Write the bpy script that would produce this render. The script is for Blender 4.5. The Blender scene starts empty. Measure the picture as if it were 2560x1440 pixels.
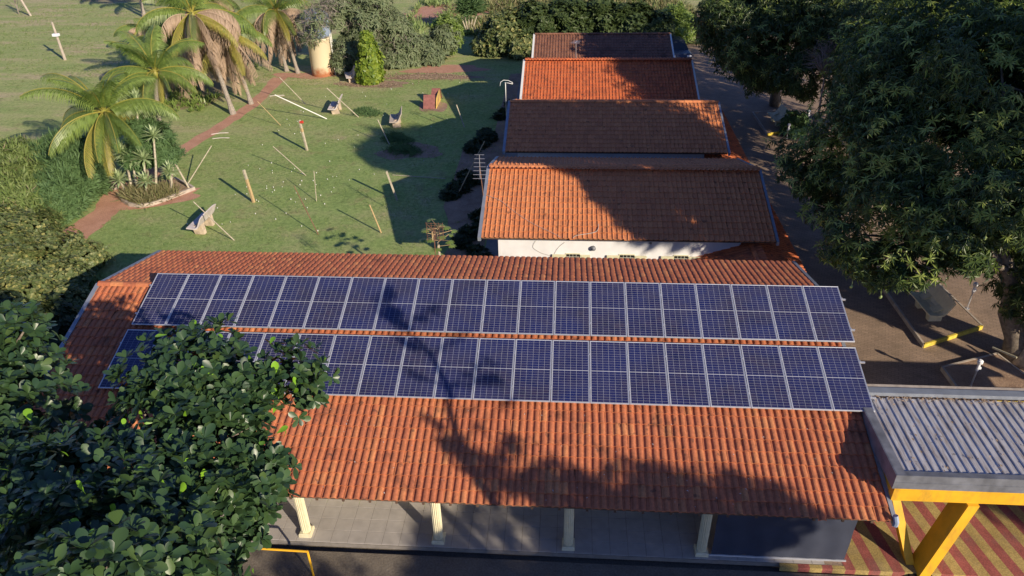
import bpy, math, random
import numpy as np
from mathutils import Vector, Matrix
R=math.radians
random.seed(7); rng=np.random.default_rng(7)
scene=bpy.context.scene
C=scene.collection

# ---------------------------------------------------------------- camera, sky, sun, exposure
def setup_camera():
    t,y,r=0.558758,-0.08202308,-0.02338772
    fwd=Vector((math.sin(y)*math.cos(t),math.cos(y)*math.cos(t),-math.sin(t)))
    right=Vector((math.cos(y),-math.sin(y),0)); up=right.cross(fwd)
    r2=right*math.cos(r)+up*math.sin(r); u2=-right*math.sin(r)+up*math.cos(r)
    M=Matrix((r2,u2,-fwd)).transposed().to_4x4()
    M.translation=Vector((12.44225,-14.65828,12.6241))
    cd=bpy.data.cameras.new('camera'); co=bpy.data.objects.new('camera',cd); C.objects.link(co)
    co.matrix_world=M
    cd.sensor_width=36; cd.lens=1854.03/2560*36; cd.clip_start=.1; cd.clip_end=2000
    scene.camera=co
setup_camera()
SUN=Vector((1.65,-1.66,1.0)).normalized()
SUN_EL=math.asin(SUN.z); SUN_AZ=math.atan2(SUN.x,SUN.y)
w=bpy.data.worlds.new('World'); scene.world=w; w.use_nodes=True
nt=w.node_tree; bg=nt.nodes['Background']
sky=nt.nodes.new('ShaderNodeTexSky'); sky.sky_type='NISHITA'; sky.sun_disc=False
sky.sun_elevation=SUN_EL; sky.sun_rotation=SUN_AZ; sky.air_density=1.3; sky.dust_density=.2; sky.ozone_density=4.0
tint=nt.nodes.new('ShaderNodeMix'); tint.data_type='RGBA'; tint.blend_type='MULTIPLY'; tint.inputs[0].default_value=1; tint.inputs[7].default_value=(.80,.86,1.36,1)
nt.links.new(sky.outputs[0],tint.inputs[6]); nt.links.new(tint.outputs[2],bg.inputs[0]); bg.inputs[1].default_value=.066
sl=bpy.data.lights.new('sun','SUN'); sl.energy=4.9; sl.angle=R(.5); sl.color=(1.0,.86,.66)
so=bpy.data.objects.new('sun',sl); C.objects.link(so); so.rotation_euler=SUN.to_track_quat('Z','Y').to_euler()
so.location=(60,-60,40)
vs=scene.view_settings; vs.view_transform='Standard'; vs.look='None'; vs.exposure=.40; vs.gamma=1; vs.use_curve_mapping=False
try:
    scene.cycles.max_bounces=6; scene.cycles.transparent_max_bounces=4; scene.cycles.use_adaptive_sampling=True
except Exception: pass

G=-3.0          # ground level (the roof under the panels is the zero level)
PIT=0.287978562 # roof pitch
TP=math.tan(PIT)

# ---------------------------------------------------------------- materials
def newmat(name):
    m=bpy.data.materials.new(name); m.use_nodes=True
    n=m.node_tree; b=n.nodes['Principled BSDF']; return m,n,b
def N(n,t,**k):
    x=n.nodes.new(t)
    for a,v in k.items(): setattr(x,a,v)
    return x
def ramp(n,fac,stops,interp='LINEAR'):
    r=N(n,'ShaderNodeValToRGB'); r.color_ramp.interpolation=interp
    e=r.color_ramp.elements
    while len(e)<len(stops): e.new(.5)
    for i,(p,c) in enumerate(stops): e[i].position=p; e[i].color=(*c,1)
    n.links.new(fac,r.inputs[0]); return r.outputs[0]
def noise(n,vec,scale,detail=3,rough=.55):
    x=N(n,'ShaderNodeTexNoise'); x.inputs['Scale'].default_value=scale; x.inputs['Detail'].default_value=detail; x.inputs['Roughness'].default_value=rough
    if vec is not None: n.links.new(vec,x.inputs['Vector'])
    return x.outputs['Fac']
def mix(n,f,a,b,mode='MIX'):
    x=N(n,'ShaderNodeMix'); x.data_type='RGBA'; x.blend_type=mode
    for i,v in ((0,f),(6,a),(7,b)):
        if hasattr(v,'links'): n.links.new(v,x.inputs[i])
        elif i==0: x.inputs[0].default_value=v
        else: x.inputs[i].default_value=(*v,1)
    return x.outputs[2]
def mathn(n,op,a,b=0.0):
    x=N(n,'ShaderNodeMath'); x.operation=op
    for i,v in enumerate((a,b)):
        if hasattr(v,'links'): n.links.new(v,x.inputs[i])
        else: x.inputs[i].default_value=v
    return x.outputs[0]
def wpos(n): return N(n,'ShaderNodeNewGeometry').outputs['Position']
def rnd(n):
    a=N(n,'ShaderNodeObjectInfo').outputs['Random']; b=N(n,'ShaderNodeNewGeometry').outputs['Random Per Island']
    return mathn(n,'FRACT',mathn(n,'ADD',a,b))
def bump(n,b,h,strength=.3,dist=.02):
    x=N(n,'ShaderNodeBump'); x.inputs['Strength'].default_value=strength; x.inputs['Distance'].default_value=dist
    n.links.new(h,x.inputs['Height']); n.links.new(x.outputs[0],b.inputs['Normal'])
def plain(name,c,rough=.6,metal=0,var=.15,scale=6,spec=.5,bumpy=0):
    m,n,b=newmat(name); v=noise(n,wpos(n),scale)
    lo=tuple(x*(1-var) for x in c); hi=tuple(min(1,x*(1+var)) for x in c)
    n.links.new(ramp(n,v,[(.3,lo),(.7,hi)]),b.inputs['Base Color'])
    b.inputs['Roughness'].default_value=rough; b.inputs['Metallic'].default_value=metal; b.inputs['Specular IOR Level'].default_value=spec
    if bumpy: bump(n,b,noise(n,wpos(n),scale*6),bumpy)
    return m
def tilemat(name,cols,mold=.5,dark=(.06,.035,.025)):
    m,n,b=newmat(name); r=rnd(n)
    c=ramp(n,r,[(i/(len(cols)-1),q) for i,q in enumerate(cols)])
    p=wpos(n)
    f=ramp(n,noise(n,p,1.6,5,.65),[(mold,(0,0,0)),(mold+.16,(1,1,1))])
    f2=mathn(n,'MULTIPLY',f,.6)
    c=mix(n,f2,c,dark)
    g=ramp(n,noise(n,p,14,4,.7),[(.35,(.80,.80,.80)),(.65,(1.12,1.12,1.12))])
    c=mix(n,1.0,c,g,'MULTIPLY')
    # lichen spots
    s=ramp(n,noise(n,p,5.5,2,.4),[(.66,(0,0,0)),(.72,(1,1,1))])
    c=mix(n,mathn(n,'MULTIPLY',s,.55),c,(.05,.04,.035))
    n.links.new(c,b.inputs['Base Color']); b.inputs['Roughness'].default_value=.75
    b.inputs['Specular IOR Level'].default_value=.3
    bump(n,b,noise(n,p,40,3),.25,.01)
    return m
M_TILE_MAIN=tilemat('terracotta_main',[(.40,.130,.066),(.47,.155,.074),(.43,.140,.068),(.50,.175,.080),(.45,.148,.070),(.55,.22,.095)],.56)
M_TILE_ORANGE=tilemat('terracotta_orange',[(.56,.205,.085),(.62,.235,.095),(.52,.19,.08),(.66,.26,.105),(.58,.21,.09)],.62,(.10,.05,.03))
M_TILE_RED=tilemat('terracotta_red',[(.52,.135,.052),(.60,.165,.058),(.44,.12,.05),(.62,.18,.065)],.53,(.12,.05,.03))
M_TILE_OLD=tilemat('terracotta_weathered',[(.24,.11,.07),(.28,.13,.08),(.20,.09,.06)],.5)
def leafmat(name,cols,rough=.45,spec=.5,transl=.25,coat=0):
    m,n,b=newmat(name); r=rnd(n)
    c=ramp(n,r,[(i/(len(cols)-1),q) for i,q in enumerate(cols)])
    n.links.new(c,b.inputs['Base Color']); b.inputs['Roughness'].default_value=rough; b.inputs['Specular IOR Level'].default_value=spec
    b.inputs['Coat Weight'].default_value=coat; b.inputs['Coat Roughness'].default_value=.35
    if transl:
        t=N(n,'ShaderNodeBsdfTranslucent'); n.links.new(mix(n,1.0,c,(1.3,1.5,.7),'MULTIPLY'),t.inputs[0])
        ms=N(n,'ShaderNodeMixShader'); ms.inputs[0].default_value=transl
        n.links.new(b.outputs[0],ms.inputs[1]); n.links.new(t.outputs[0],ms.inputs[2])
        n.links.new(ms.outputs[0],n.nodes['Material Output'].inputs[0])
    return m
M_FIG=leafmat('glossy_dark_leaf',[(.026,.060,.026),(.040,.085,.030),(.024,.055,.027),(.055,.105,.034),(.032,.070,.028),(.07,.12,.035)],.40,.5,.10,.08)
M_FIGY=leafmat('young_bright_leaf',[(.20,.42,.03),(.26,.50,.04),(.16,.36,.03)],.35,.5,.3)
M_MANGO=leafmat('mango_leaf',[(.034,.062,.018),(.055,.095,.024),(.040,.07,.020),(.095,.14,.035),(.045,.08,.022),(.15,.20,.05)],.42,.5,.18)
M_MANGO_SUN=leafmat('mango_leaf_painted_sun',[(.22,.29,.07),(.32,.40,.10),(.26,.33,.08),(.42,.46,.14)],.38,.5,.25)  # sunlight on the mango tufts, put into a brighter leaf colour
M_BACKTREE=leafmat('tree_leaf_dark',[(.045,.075,.022),(.065,.10,.028),(.04,.065,.02),(.09,.125,.035)],.55,.4,.2)
M_GREY=leafmat('tree_leaf_greyish',[(.13,.17,.09),(.16,.20,.10),(.20,.23,.13),(.11,.15,.07)],.6,.35,.2)
M_VINE=leafmat('vine_leaf_bright',[(.17,.25,.03),(.24,.32,.035),(.10,.17,.03),(.30,.36,.05)],.45,.4,.3)
M_BUSH=leafmat('bush_leaf_fine',[(.13,.20,.055),(.18,.24,.07),(.15,.20,.065),(.22,.27,.10)],.6,.3,.2)
M_BUSHD=leafmat('bush_leaf_bluegreen',[(.09,.165,.065),(.12,.20,.075),(.10,.175,.07)],.6,.3,.2)
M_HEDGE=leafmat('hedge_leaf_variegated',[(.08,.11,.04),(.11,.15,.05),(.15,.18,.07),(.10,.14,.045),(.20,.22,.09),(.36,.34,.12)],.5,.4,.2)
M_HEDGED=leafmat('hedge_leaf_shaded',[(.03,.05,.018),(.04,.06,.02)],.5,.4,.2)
M_PALM=leafmat('palm_leaflet_green',[(.18,.26,.06),(.23,.31,.08),(.15,.22,.05)],.4,.5,.3)
M_PALMY=leafmat('palm_leaflet_yellow',[(.34,.32,.06),(.40,.34,.08),(.28,.30,.06)],.5,.4,.3)
M_PALMD=leafmat('palm_leaflet_dead',[(.36,.26,.18),(.42,.31,.23),(.28,.20,.14)],.7,.2,.1)
M_YUCCA=leafmat('yucca_leaf',[(.34,.42,.22),(.42,.50,.28),(.28,.37,.18)],.45,.4,.2)
M_DRYG=leafmat('dry_grass_blade',[(.26,.22,.12),(.20,.22,.09),(.30,.24,.15)],.8,.1,.2)
M_GRASSB=leafmat('grass_blade',[(.22,.30,.10),(.26,.34,.13),(.30,.34,.15)],.7,.2,.3)
M_FRUIT=plain('green_mango_skin',(.24,.32,.12),.4)
M_BARK=plain('bark_grey',(.20,.165,.13),.9,var=.4,scale=9,bumpy=.5)
M_PALMBARK=plain('palm_bark',(.30,.26,.22),.9,var=.3,scale=14,bumpy=.5)
M_TWIG=plain('twig_grey',(.26,.22,.19),.9)
M_ALU=plain('aluminium_frame',(.66,.68,.72),.38,.6,.05)
M_BACKSHEET=plain('panel_backsheet',(.45,.47,.52),.4,0,.03,spec=.4)
def cellmat():
    m,n,b=newmat('solar_cell'); r=rnd(n)
    c=ramp(n,r,[(0,(.009,.011,.050)),(.5,(.012,.013,.064)),(1,(.020,.015,.058))])
    v=noise(n,wpos(n),.9,2); c=mix(n,ramp(n,v,[(.35,(0,0,0)),(.65,(1,1,1))]),c,(.009,.015,.095)); du=ramp(n,noise(n,wpos(n),3.5,6,.7),[(.35,(0,0,0)),(.8,(.16,.16,.16))]); c=mix(n,du,c,(.20,.17,.16))
    n.links.new(c,b.inputs['Base Color']); b.inputs['Roughness'].default_value=.35; b.inputs['Coat Weight'].default_value=.3; b.inputs['Coat Roughness'].default_value=.12
    return m
M_CELL=cellmat()
M_WHITE=plain('white_wall_paint',(.72,.72,.74),.8,0,.06,2)
M_CREAM=plain('cream_paint',(.68,.62,.42),.6,0,.08,5)
M_SHUT=plain('cream_shutter_paint',(.62,.60,.42),.5,0,.06,5)
M_DARK=plain('dark_opening',(.012,.012,.012),.5)
M_GRILLE=plain('grille_cream',(.5,.5,.42),.5)
M_YELLOW=plain('yellow_paint',(.78,.42,.02),.5,0,.10,3)
def weather(m,amount=.35,scale=2.2,col=(.20,.12,.05)):
    n=m.node_tree; b=n.nodes['Principled BSDF']; l=b.inputs['Base Color'].links[0]; src=l.from_socket
    p=wpos(n); mp=N(n,'ShaderNodeMapping'); mp.inputs['Scale'].default_value=(1.2,1.2,.45); n.links.new(p,mp.inputs[0])
    f=ramp(n,noise(n,mp.outputs[0],scale,6,.72),[(.50,(0,0,0)),(.72,(1,1,1))])
    n.links.new(mix(n,mathn(n,'MULTIPLY',f,amount),src,col),b.inputs['Base Color'])
weather(M_YELLOW,.45); weather(M_CREAM,.35,3,(.30,.25,.18)); weather(M_WHITE,.14,1.5,(.40,.36,.32))
M_KERBY=plain('kerb_yellow_paint',(.62,.47,.06),.8,0,.25,8)
M_FASCIA=plain('grey_gutter_metal',(.26,.29,.34),.5,.3,.12,3)
M_FASCIA_OLD=plain('rusty_flashing_metal',(.19,.20,.23),.6,.3,.3,3)
M_TARP=plain('navy_tarpaulin',(.035,.042,.068),.8,0,.12,1.5)
M_CONC=plain('bench_concrete',(.42,.36,.30),.85,0,.2,5,bumpy=.2)
M_CONCL=plain('bench_concrete_pale',(.56,.50,.48),.85,0,.15,4,bumpy=.2)
M_RUSTB=plain('red_painted_concrete',(.26,.10,.085),.8,0,.25,6)
M_YELIN=plain('yellow_inner_paint',(.62,.42,.12),.7)
M_POST=plain('weathered_wood',(.42,.37,.28),.9,0,.25,12)
M_POSTY=plain('ochre_painted_wood',(.46,.33,.17),.8,0,.2,12)
M_WHITEP=plain('white_pvc',(.75,.75,.70),.4,0,.04)
M_LAMPW=plain('white_lamp_enamel',(.78,.80,.84),.35,0,.03)
M_RED=plain('red_plastic',(.55,.05,.03),.5)
M_RUST=plain('rusty_steel',(.20,.10,.06),.7,.2,.3,12)
M_GALV=plain('galvanised_steel',(.50,.51,.54),.4,.6,.08)
M_CABLE=plain('grey_cable',(.42,.38,.34),.7)
M_CAR=plain('dark_blue_car_paint',(.03,.04,.07),.25,.3,.05)
M_GLASS=plain('dark_car_glass',(.02,.025,.03),.08)
M_RUB=plain('black_rubber',(.02,.02,.02),.8)
M_UNDER=plain('roof_timber',(.10,.06,.04),.9)
def corr_mat():
    m,n,b=newmat('weathered_corrugated_metal'); p=wpos(n)
    mp=N(n,'ShaderNodeMapping'); mp.inputs['Scale'].default_value=(6,.8,1); n.links.new(p,mp.inputs[0])
    c=ramp(n,noise(n,mp.outputs[0],1.5,5,.7),[(.30,(.24,.19,.17)),(.45,(.42,.40,.41)),(.62,(.58,.58,.62)),(.8,(.52,.43,.36))])
    s=ramp(n,noise(n,p,7,3,.6),[(.66,(0,0,0)),(.72,(1,1,1))]); c=mix(n,mathn(n,'MULTIPLY',s,.6),c,(.07,.055,.04))
    n.links.new(c,b.inputs['Base Color']); b.inputs['Roughness'].default_value=.5; b.inputs['Metallic'].default_value=.25
    return m
M_CORR=corr_mat()
def tankmat():
    m,n,b=newmat('cream_column_rust_stained'); p=wpos(n); s=N(n,'ShaderNodeSeparateXYZ'); n.links.new(p,s.inputs[0])
    h=mathn(n,'ADD',s.outputs[2],mathn(n,'MULTIPLY',noise(n,p,2.5,3),1.2))
    c=ramp(n,mathn(n,'MULTIPLY',mathn(n,'ADD',h,3.0),.4),[(.30,(.38,.14,.06)),(.55,(.66,.56,.38))])
    n.links.new(c,b.inputs['Base Color']); b.inputs['Roughness'].default_value=.8; return m
M_TANKC=tankmat()
M_TANKB=plain('blue_grey_fibre_tank',(.26,.33,.46),.5,0,.1,3)
def lawnmat():
    m,n,b=newmat('lawn_grass'); p=wpos(n)
    c=ramp(n,noise(n,p,.5,6,.65),[(.28,(.22,.315,.105)),(.46,(.28,.375,.13)),(.60,(.34,.385,.165)),(.76,(.44,.38,.23))])
    s=N(n,'ShaderNodeSeparateXYZ'); n.links.new(p,s.inputs[0])
    far=ramp(n,mathn(n,'ADD',mathn(n,'MULTIPLY',s.outputs[1],.02),mathn(n,'MULTIPLY',s.outputs[0],-.016)),[(.50,(0,0,0)),(.90,(1,1,1))])
    mp=N(n,'ShaderNodeMapping'); mp.inputs['Scale'].default_value=(.35,1.3,1); n.links.new(p,mp.inputs[0])
    dry=ramp(n,noise(n,mp.outputs[0],.45,7,.7),[(.36,(.30,.38,.14)),(.50,(.38,.42,.18)),(.60,(.48,.43,.25)),(.72,(.56,.47,.33))])
    c=mix(n,far,c,dry)  # drier pasture far off, blended in early so distant lawn also looks hazy
    w_=ramp(n,noise(n,p,1.1,5,.7),[(.56,(0,0,0)),(.70,(1,1,1))]); c=mix(n,mathn(n,'MULTIPLY',w_,.5),c,(.34,.25,.16))
    g=ramp(n,noise(n,p,5,6,.8),[(.3,(.52,.58,.54)),(.7,(1.32,1.26,1.22))]); c=mix(n,1.0,c,g,'MULTIPLY')
    v2=ramp(n,noise(n,p,2.2,3,.6),[(.60,(1,1,1)),(.72,(.70,.82,.70))]); c=mix(n,1.0,c,v2,'MULTIPLY')
    g=ramp(n,noise(n,p,45,2,.7),[(.3,(.7,.7,.7)),(.7,(1.25,1.25,1.25))]); c=mix(n,1.0,c,g,'MULTIPLY')
    n.links.new(c,b.inputs['Base Color']); b.inputs['Roughness'].default_value=.95; b.inputs['Specular IOR Level'].default_value=.1
    bump(n,b,noise(n,p,22,4,.7),.6,.04); return m
def soilmat(name,c1,c2):
    m,n,b=newmat(name); p=wpos(n)
    c=ramp(n,noise(n,p,1.6,6,.7),[(.3,c1),(.7,c2)]); g=ramp(n,noise(n,p,20,3,.7),[(.3,(.7,.7,.7)),(.7,(1.2,1.2,1.2))]); c=mix(n,1.0,c,g,'MULTIPLY')
    n.links.new(c,b.inputs['Base Color']); b.inputs['Roughness'].default_value=.95; bump(n,b,noise(n,p,18,4,.7),.6,.03); return m
def pavermat():
    m,n,b=newmat('court_block_paving'); p=wpos(n)
    br=N(n,'ShaderNodeTexBrick'); br.inputs['Scale'].default_value=1; br.inputs['Brick Width'].default_value=.22; br.inputs['Row Height'].default_value=.11; br.inputs['Mortar Size'].default_value=.006; br.inputs['Mortar Smooth'].default_value=.3
    br.inputs['Color1'].default_value=(.25,.18,.13,1); br.inputs['Color2'].default_value=(.31,.22,.16,1); br.inputs['Mortar'].default_value=(.14,.105,.08,1)
    mp=N(n,'ShaderNodeMapping'); mp.inputs['Rotation'].default_value=(0,0,.35); n.links.new(p,mp.inputs[0]); n.links.new(mp.outputs[0],br.inputs[0])
    g=ramp(n,noise(n,p,.7,6,.7),[(.3,(.75,.75,.75)),(.7,(1.2,1.2,1.2))]); c=mix(n,1.0,br.outputs[0],g,'MULTIPLY')
    n.links.new(c,b.inputs['Base Color']); b.inputs['Roughness'].default_value=.9
    bump(n,b,br.outputs['Fac'],-.4,.01); return m
def pebblemat(name,c):
    m,n,b=newmat(name); p=wpos(n)
    v=N(n,'ShaderNodeTexVoronoi'); v.inputs['Scale'].default_value=28; n.links.new(p,v.inputs[0])
    g=ramp(n,v.outputs['Distance'],[(0,(1.15,1.15,1.15)),(.7,(.7,.7,.7))]); cc=mix(n,1.0,c,g,'MULTIPLY')
    d=ramp(n,noise(n,p,1.2,5,.7),[(.35,(.7,.68,.66)),(.65,(1.08,1.08,1.08))]); cc=mix(n,1.0,cc,d,'MULTIPLY')
    n.links.new(cc,b.inputs['Base Color']); b.inputs['Roughness'].default_value=.9; return m
M_LAWN=lawnmat(); M_PATH=soilmat('red_earth',(.42,.21,.135),(.56,.31,.21)); M_SOIL=soilmat('leaf_litter_soil',(.24,.15,.10),(.42,.29,.20))
M_COURT=pavermat(); M_YARD=soilmat('brown_cement',(.15,.125,.10),(.21,.18,.145))
M_CONCPATH=soilmat('cement_strip',(.22,.21,.20),(.30,.28,.26))
M_STRR=pebblemat('red_pebble_paving',(.40,.11,.09)); M_STRY=pebblemat('yellow_pebble_paving',(.52,.38,.13)); weather(M_STRR,.4,1.6,(.18,.13,.11)); weather(M_STRY,.4,1.6,(.22,.17,.12))
M_FTILE=plain('verandah_floor_tile',(.40,.37,.345),.45,0,.12,3)
weather(M_FTILE,.3,1.2,(.30,.26,.22))
M_GROUT=plain('tile_grout',(.20,.18,.16),.9)

# ---------------------------------------------------------------- object helpers
def tag(o,label=None,cat=None,group=None,kind=None):
    for k,v in (('label',label),('category',cat),('group',group),('kind',kind)):
        if v: o[k]=v
    return o
def link(o,parent=None):
    C.objects.link(o)
    if parent is not None: o.parent=parent
    return o
def empty(name,loc=(0,0,0),rz=0,label=None,cat=None,group=None,kind=None):
    o=bpy.data.objects.new(name,None); C.objects.link(o); o.location=loc; o.rotation_euler=(0,0,rz); o.empty_display_size=.2
    return tag(o,label,cat,group,kind)
class MB:
    def __init__(s): s.v=[]; s.f=[]; s.mi=[]
    def add(s,vs,fs,mi=0):
        k=len(s.v); s.v+=[tuple(q) for q in vs]; s.f+=[tuple(i+k for i in f) for f in fs]; s.mi+=[mi]*len(fs); return s
    def box(s,x0,x1,y0,y1,z0,z1,mi=0,M=None):
        vs=[Vector((x,y,z)) for z in (z0,z1) for y in (y0,y1) for x in (x0,x1)]
        if M is not None: vs=[M@q for q in vs]
        return s.add(vs,[(0,2,3,1),(4,5,7,6),(0,1,5,4),(2,6,7,3),(0,4,6,2),(1,3,7,5)],mi)
    def bbox(s,x0,x1,y0,y1,z0,z1,b=.01,mi=0,M=None):
        # box with chamfered vertical and top edges
        vs=[];fs=[]
        def ring(z,i): return [(x0+i,y0+i if 0 else y0+i,z),(x1-i,y0+i,z),(x1-i,y1-i,z),(x0+i,y1-i,z)]
        rs=[ring(z0,0),ring(z1-b,0),ring(z1,b)]
        vs=[Vector(q) for r in rs for q in r]
        fs=[(3,2,1,0)]+[(k*4+i,k*4+(i+1)%4,k*4+4+(i+1)%4,k*4+4+i) for k in (0,1) for i in range(4)]+[(8,9,10,11)]
        if M is not None: vs=[M@q for q in vs]
        return s.add(vs,fs,mi)
    def tube(s,pts,rad,seg=8,mi=0,caps=True):
        pts=[Vector(p) for p in pts]; n=len(pts)
        if not hasattr(rad,'__len__'): rad=[rad]*n
        k=len(s.v); prev=None
        for i,p in enumerate(pts):
            d=(pts[min(i+1,n-1)]-pts[max(i-1,0)]).normalized()
            if prev is None: a=d.cross(Vector((0,0,1)) if abs(d.z)<.9 else Vector((1,0,0))).normalized()
            else: a=(prev-d*prev.dot(d)).normalized()
            prev=a; b=d.cross(a)
            for j in range(seg):
                t=2*math.pi*j/seg; s.v.append(tuple(p+(a*math.cos(t)+b*math.sin(t))*rad[i]))
        for i in range(n-1):
            for j in range(seg):
                s.f.append((k+i*seg+j,k+i*seg+(j+1)%seg,k+(i+1)*seg+(j+1)%seg,k+(i+1)*seg+j)); s.mi.append(mi)
        if caps:
            s.f.append(tuple(k+j for j in reversed(range(seg)))); s.mi.append(mi)
            s.f.append(tuple(k+(n-1)*seg+j for j in range(seg))); s.mi.append(mi)
        return s
    def build(s,name,mats,parent=None,smooth=False,**t):
        me=bpy.data.meshes.new(name); me.from_pydata(s.v,[],s.f); me.validate()
        if not isinstance(mats,(list,tuple)): mats=[mats]
        for m in mats: me.materials.append(m)
        if len(mats)>1: me.polygons.foreach_set('material_index',s.mi)
        if smooth: me.polygons.foreach_set('use_smooth',[True]*len(me.polygons))
        me.update()
        o=bpy.data.objects.new(name,me); link(o,parent); return tag(o,**t)
def copyobj(o,parent=None,mw=None):
    c=o.copy(); C.objects.link(c); c.parent=parent
    if mw is not None: c.matrix_local=mw
    return c
def np_mesh(name,V,F,mats,parent=None,mi=None,smooth=False,**t):
    V=np.asarray(V,np.float32); F=np.asarray(F,np.int32); k=F.shape[1]
    me=bpy.data.meshes.new(name); me.vertices.add(len(V)); me.vertices.foreach_set('co',V.ravel())
    me.loops.add(F.size); me.loops.foreach_set('vertex_index',F.ravel())
    me.polygons.add(len(F)); me.polygons.foreach_set('loop_start',np.arange(0,F.size,k,dtype=np.int32))
    try: me.polygons.foreach_set('loop_total',np.full(len(F),k,np.int32))
    except Exception: pass
    if not isinstance(mats,(list,tuple)): mats=[mats]
    for m in mats: me.materials.append(m)
    if mi is not None: me.polygons.foreach_set('material_index',np.asarray(mi,np.int32))
    me.polygons.foreach_set('use_smooth',np.full(len(F),bool(smooth)))
    me.update(calc_edges=True)
    o=bpy.data.objects.new(name,me); link(o,parent); return tag(o,**t)
def inst(V,F,A,T):
    """template V,F placed with matrices A (N,3,3) and offsets T (N,3) -> joined V,F"""
    V=np.asarray(V,float); F=np.asarray(F,int); n=len(T)
    VV=np.einsum('nij,vj->nvi',A,V)+T[:,None,:]
    FF=F[None]+ (np.arange(n)*len(V))[:,None,None]
    return VV.reshape(-1,3),FF.reshape(-1,F.shape[1])

# ---------------------------------------------------------------- setting: ground sheets
def sheet(name,poly,z,mat,label=None,sub=None):
    mb=MB(); mb.add([(x,y,z) for x,y in poly],[tuple(range(len(poly)))])
    return mb.build(name,mat,kind='structure')
sheet('ground',[(-400,-200),(400,-200),(400,600),(-400,600)],G-.30,M_YARD)
sheet('lawn',[(-300,-1.0),(9.0,-1.0),(9.0,41.5),(19.6,41.5),(20.5,60),(300,60),(300,500),(-300,500)],G,M_LAWN)
MB().box(-40,60,-60,-2.45,G-.29,G-.15).build('front_yard',M_YARD,kind='structure')
sheet('courtyard',[(19.0,-2.4),(60,-2.4),(60,60),(21.2,60),(20.4,42),(19.0,41)],G+.004,M_COURT)
sheet('cement_walk',[(9.0,8.0),(9.0,41.5),(19.0,41.5),(19.0,8.0)],G+.002,M_CONCPATH)
def wob(pts,amp=.08,n=6,closed=True):
    out=[]
    L=len(pts)
    for i in range(L if closed else L-1):
        a=Vector(pts[i]); b=Vector(pts[(i+1)%L])
        for k in range(n):
            p=a.lerp(b,k/n); out.append((p.x+random.uniform(-amp,amp),p.y+random.uniform(-amp,amp)))
    return out
pl=[(-10.9,13.0),(-10.75,14.9),(-10.6,16.6),(-11.1,18.4),(-10.55,20.4),(-10.3,22.3),(-10.35,24.2),(-9.9,26.8),(-9.35,29.6),(-9.1,32.5),(-9.15,36),(-9.5,39)]
pr=[(-8.3,39.2),(-8.25,36),(-8.15,33),(-8.45,30),(-8.9,27),(-9.35,24.2),(-9.3,22.2),(-9.35,20.2),(-9.6,18.6),(-9.3,16.8),(-9.2,15.3),(-9.3,13.2)]
sheet('dirt_path',wob(pl+pr,.07,5),G+.005,M_PATH)
def patch(name,cx,cy,rx,ry,z,mat,rot=0,n=40,amp=.14):
    pts=[]
    for i in range(n):
        t=2*math.pi*i/n; q=1+amp*math.sin(3*t+cx)+amp*.7*math.sin(5*t+cy)+random.uniform(-.05,.05)
        x,y=rx*q*math.cos(t),ry*q*math.sin(t); pts.append((cx+x*math.cos(rot)-y*math.sin(rot),cy+x*math.sin(rot)+y*math.cos(rot)))
    return sheet(name,pts,z,mat)
patch('bare_soil_patch',-7.9,17.9,2.1,.85,G+.009,M_PATH,.55)
patch('bare_soil_patch',3.2,41.2,3.0,1.1,G+.006,M_PATH,.1)
patch('bare_soil_patch',-1.4,37.4,2.6,.8,G+.007,M_SOIL,.0)
patch('bare_soil_patch',2.6,39.2,3.4,.7,G+.010,M_SOIL,.0)
patch('bare_soil_patch',-7.0,39.6,2.6,.8,G+.011,M_PATH,.0)
patch('bare_soil_patch',3.6,32.7,.9,1.4,G+.008,M_SOIL,.3)
patch('bare_soil_patch',3.6,24.6,1.8,1.2,G+.006,M_SOIL,.2)
patch('bare_soil_patch',-13.5,36.5,2.2,4.5,G+.006,soilmat('dry_verge',(.24,.21,.10),(.33,.26,.15)),.1)
patch('bare_soil_patch',2.0,62,7,3.5,G+.006,M_PATH,.5)
patch('bare_soil_patch',-33,70,9,3,G+.006,soilmat('dry_turf',(.22,.20,.09),(.34,.27,.16)),.1)
# hedge strip soil next to the houses
sheet('planting_strip',wob([(7.2,8.2),(9.0,8.2),(9.0,40),(8.2,40),(8.1,26),(6.6,25),(6.6,17.5),(7.4,14)],.1,5),G+.012,M_SOIL)

# ---------------------------------------------------------------- roof tiles
def tile_template(kind,w=.184,L=.40):
    if kind=='barrel': prof=[(0,.002),(.018,.000),(.040,.002),(.050,.008),(.062,.026),(.084,.041),(.118,.047),(.150,.042),(.172,.028),(.186,.006)]
    elif kind=='lowbarrel': prof=[(0,.001),(.026,.000),(.040,.004),(.050,.018),(.066,.026),(.118,.030),(.158,.026),(.176,.017),(.186,.003)]
    else: prof=[(0,.010),(.030,.006),(.075,.006),(.105,.010),(.118,.032),(.140,.044),(.162,.032),(.178,.008),(.186,.004)]
    k=w/.184; n=len(prof); V=[];F=[]
    for (x,z) in prof: V.append((x*k,0,z+(.046 if kind=='lowbarrel' else .036)))
    for (x,z) in prof: V.append((x*k,L,z+.002))
    for (x,z) in prof: V.append((x*k,0,z+.012))
    for i in range(n-1):
        F.append((i,i+1,n+i+1,n+i)); F.append((2*n+i,2*n+i+1,i+1,i))
    return V,F
TILES={}
def tile_mesh(kind,mat):
    key=(kind,mat.name)
    if key not in TILES:
        V,F=tile_template(kind); me=bpy.data.meshes.new('roof_tile'); me.from_pydata(V,[],F); me.materials.append(mat); me.update(); TILES[key]=me
    return TILES[key]
CAM=np.array([12.44,-14.66,12.62])
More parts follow.
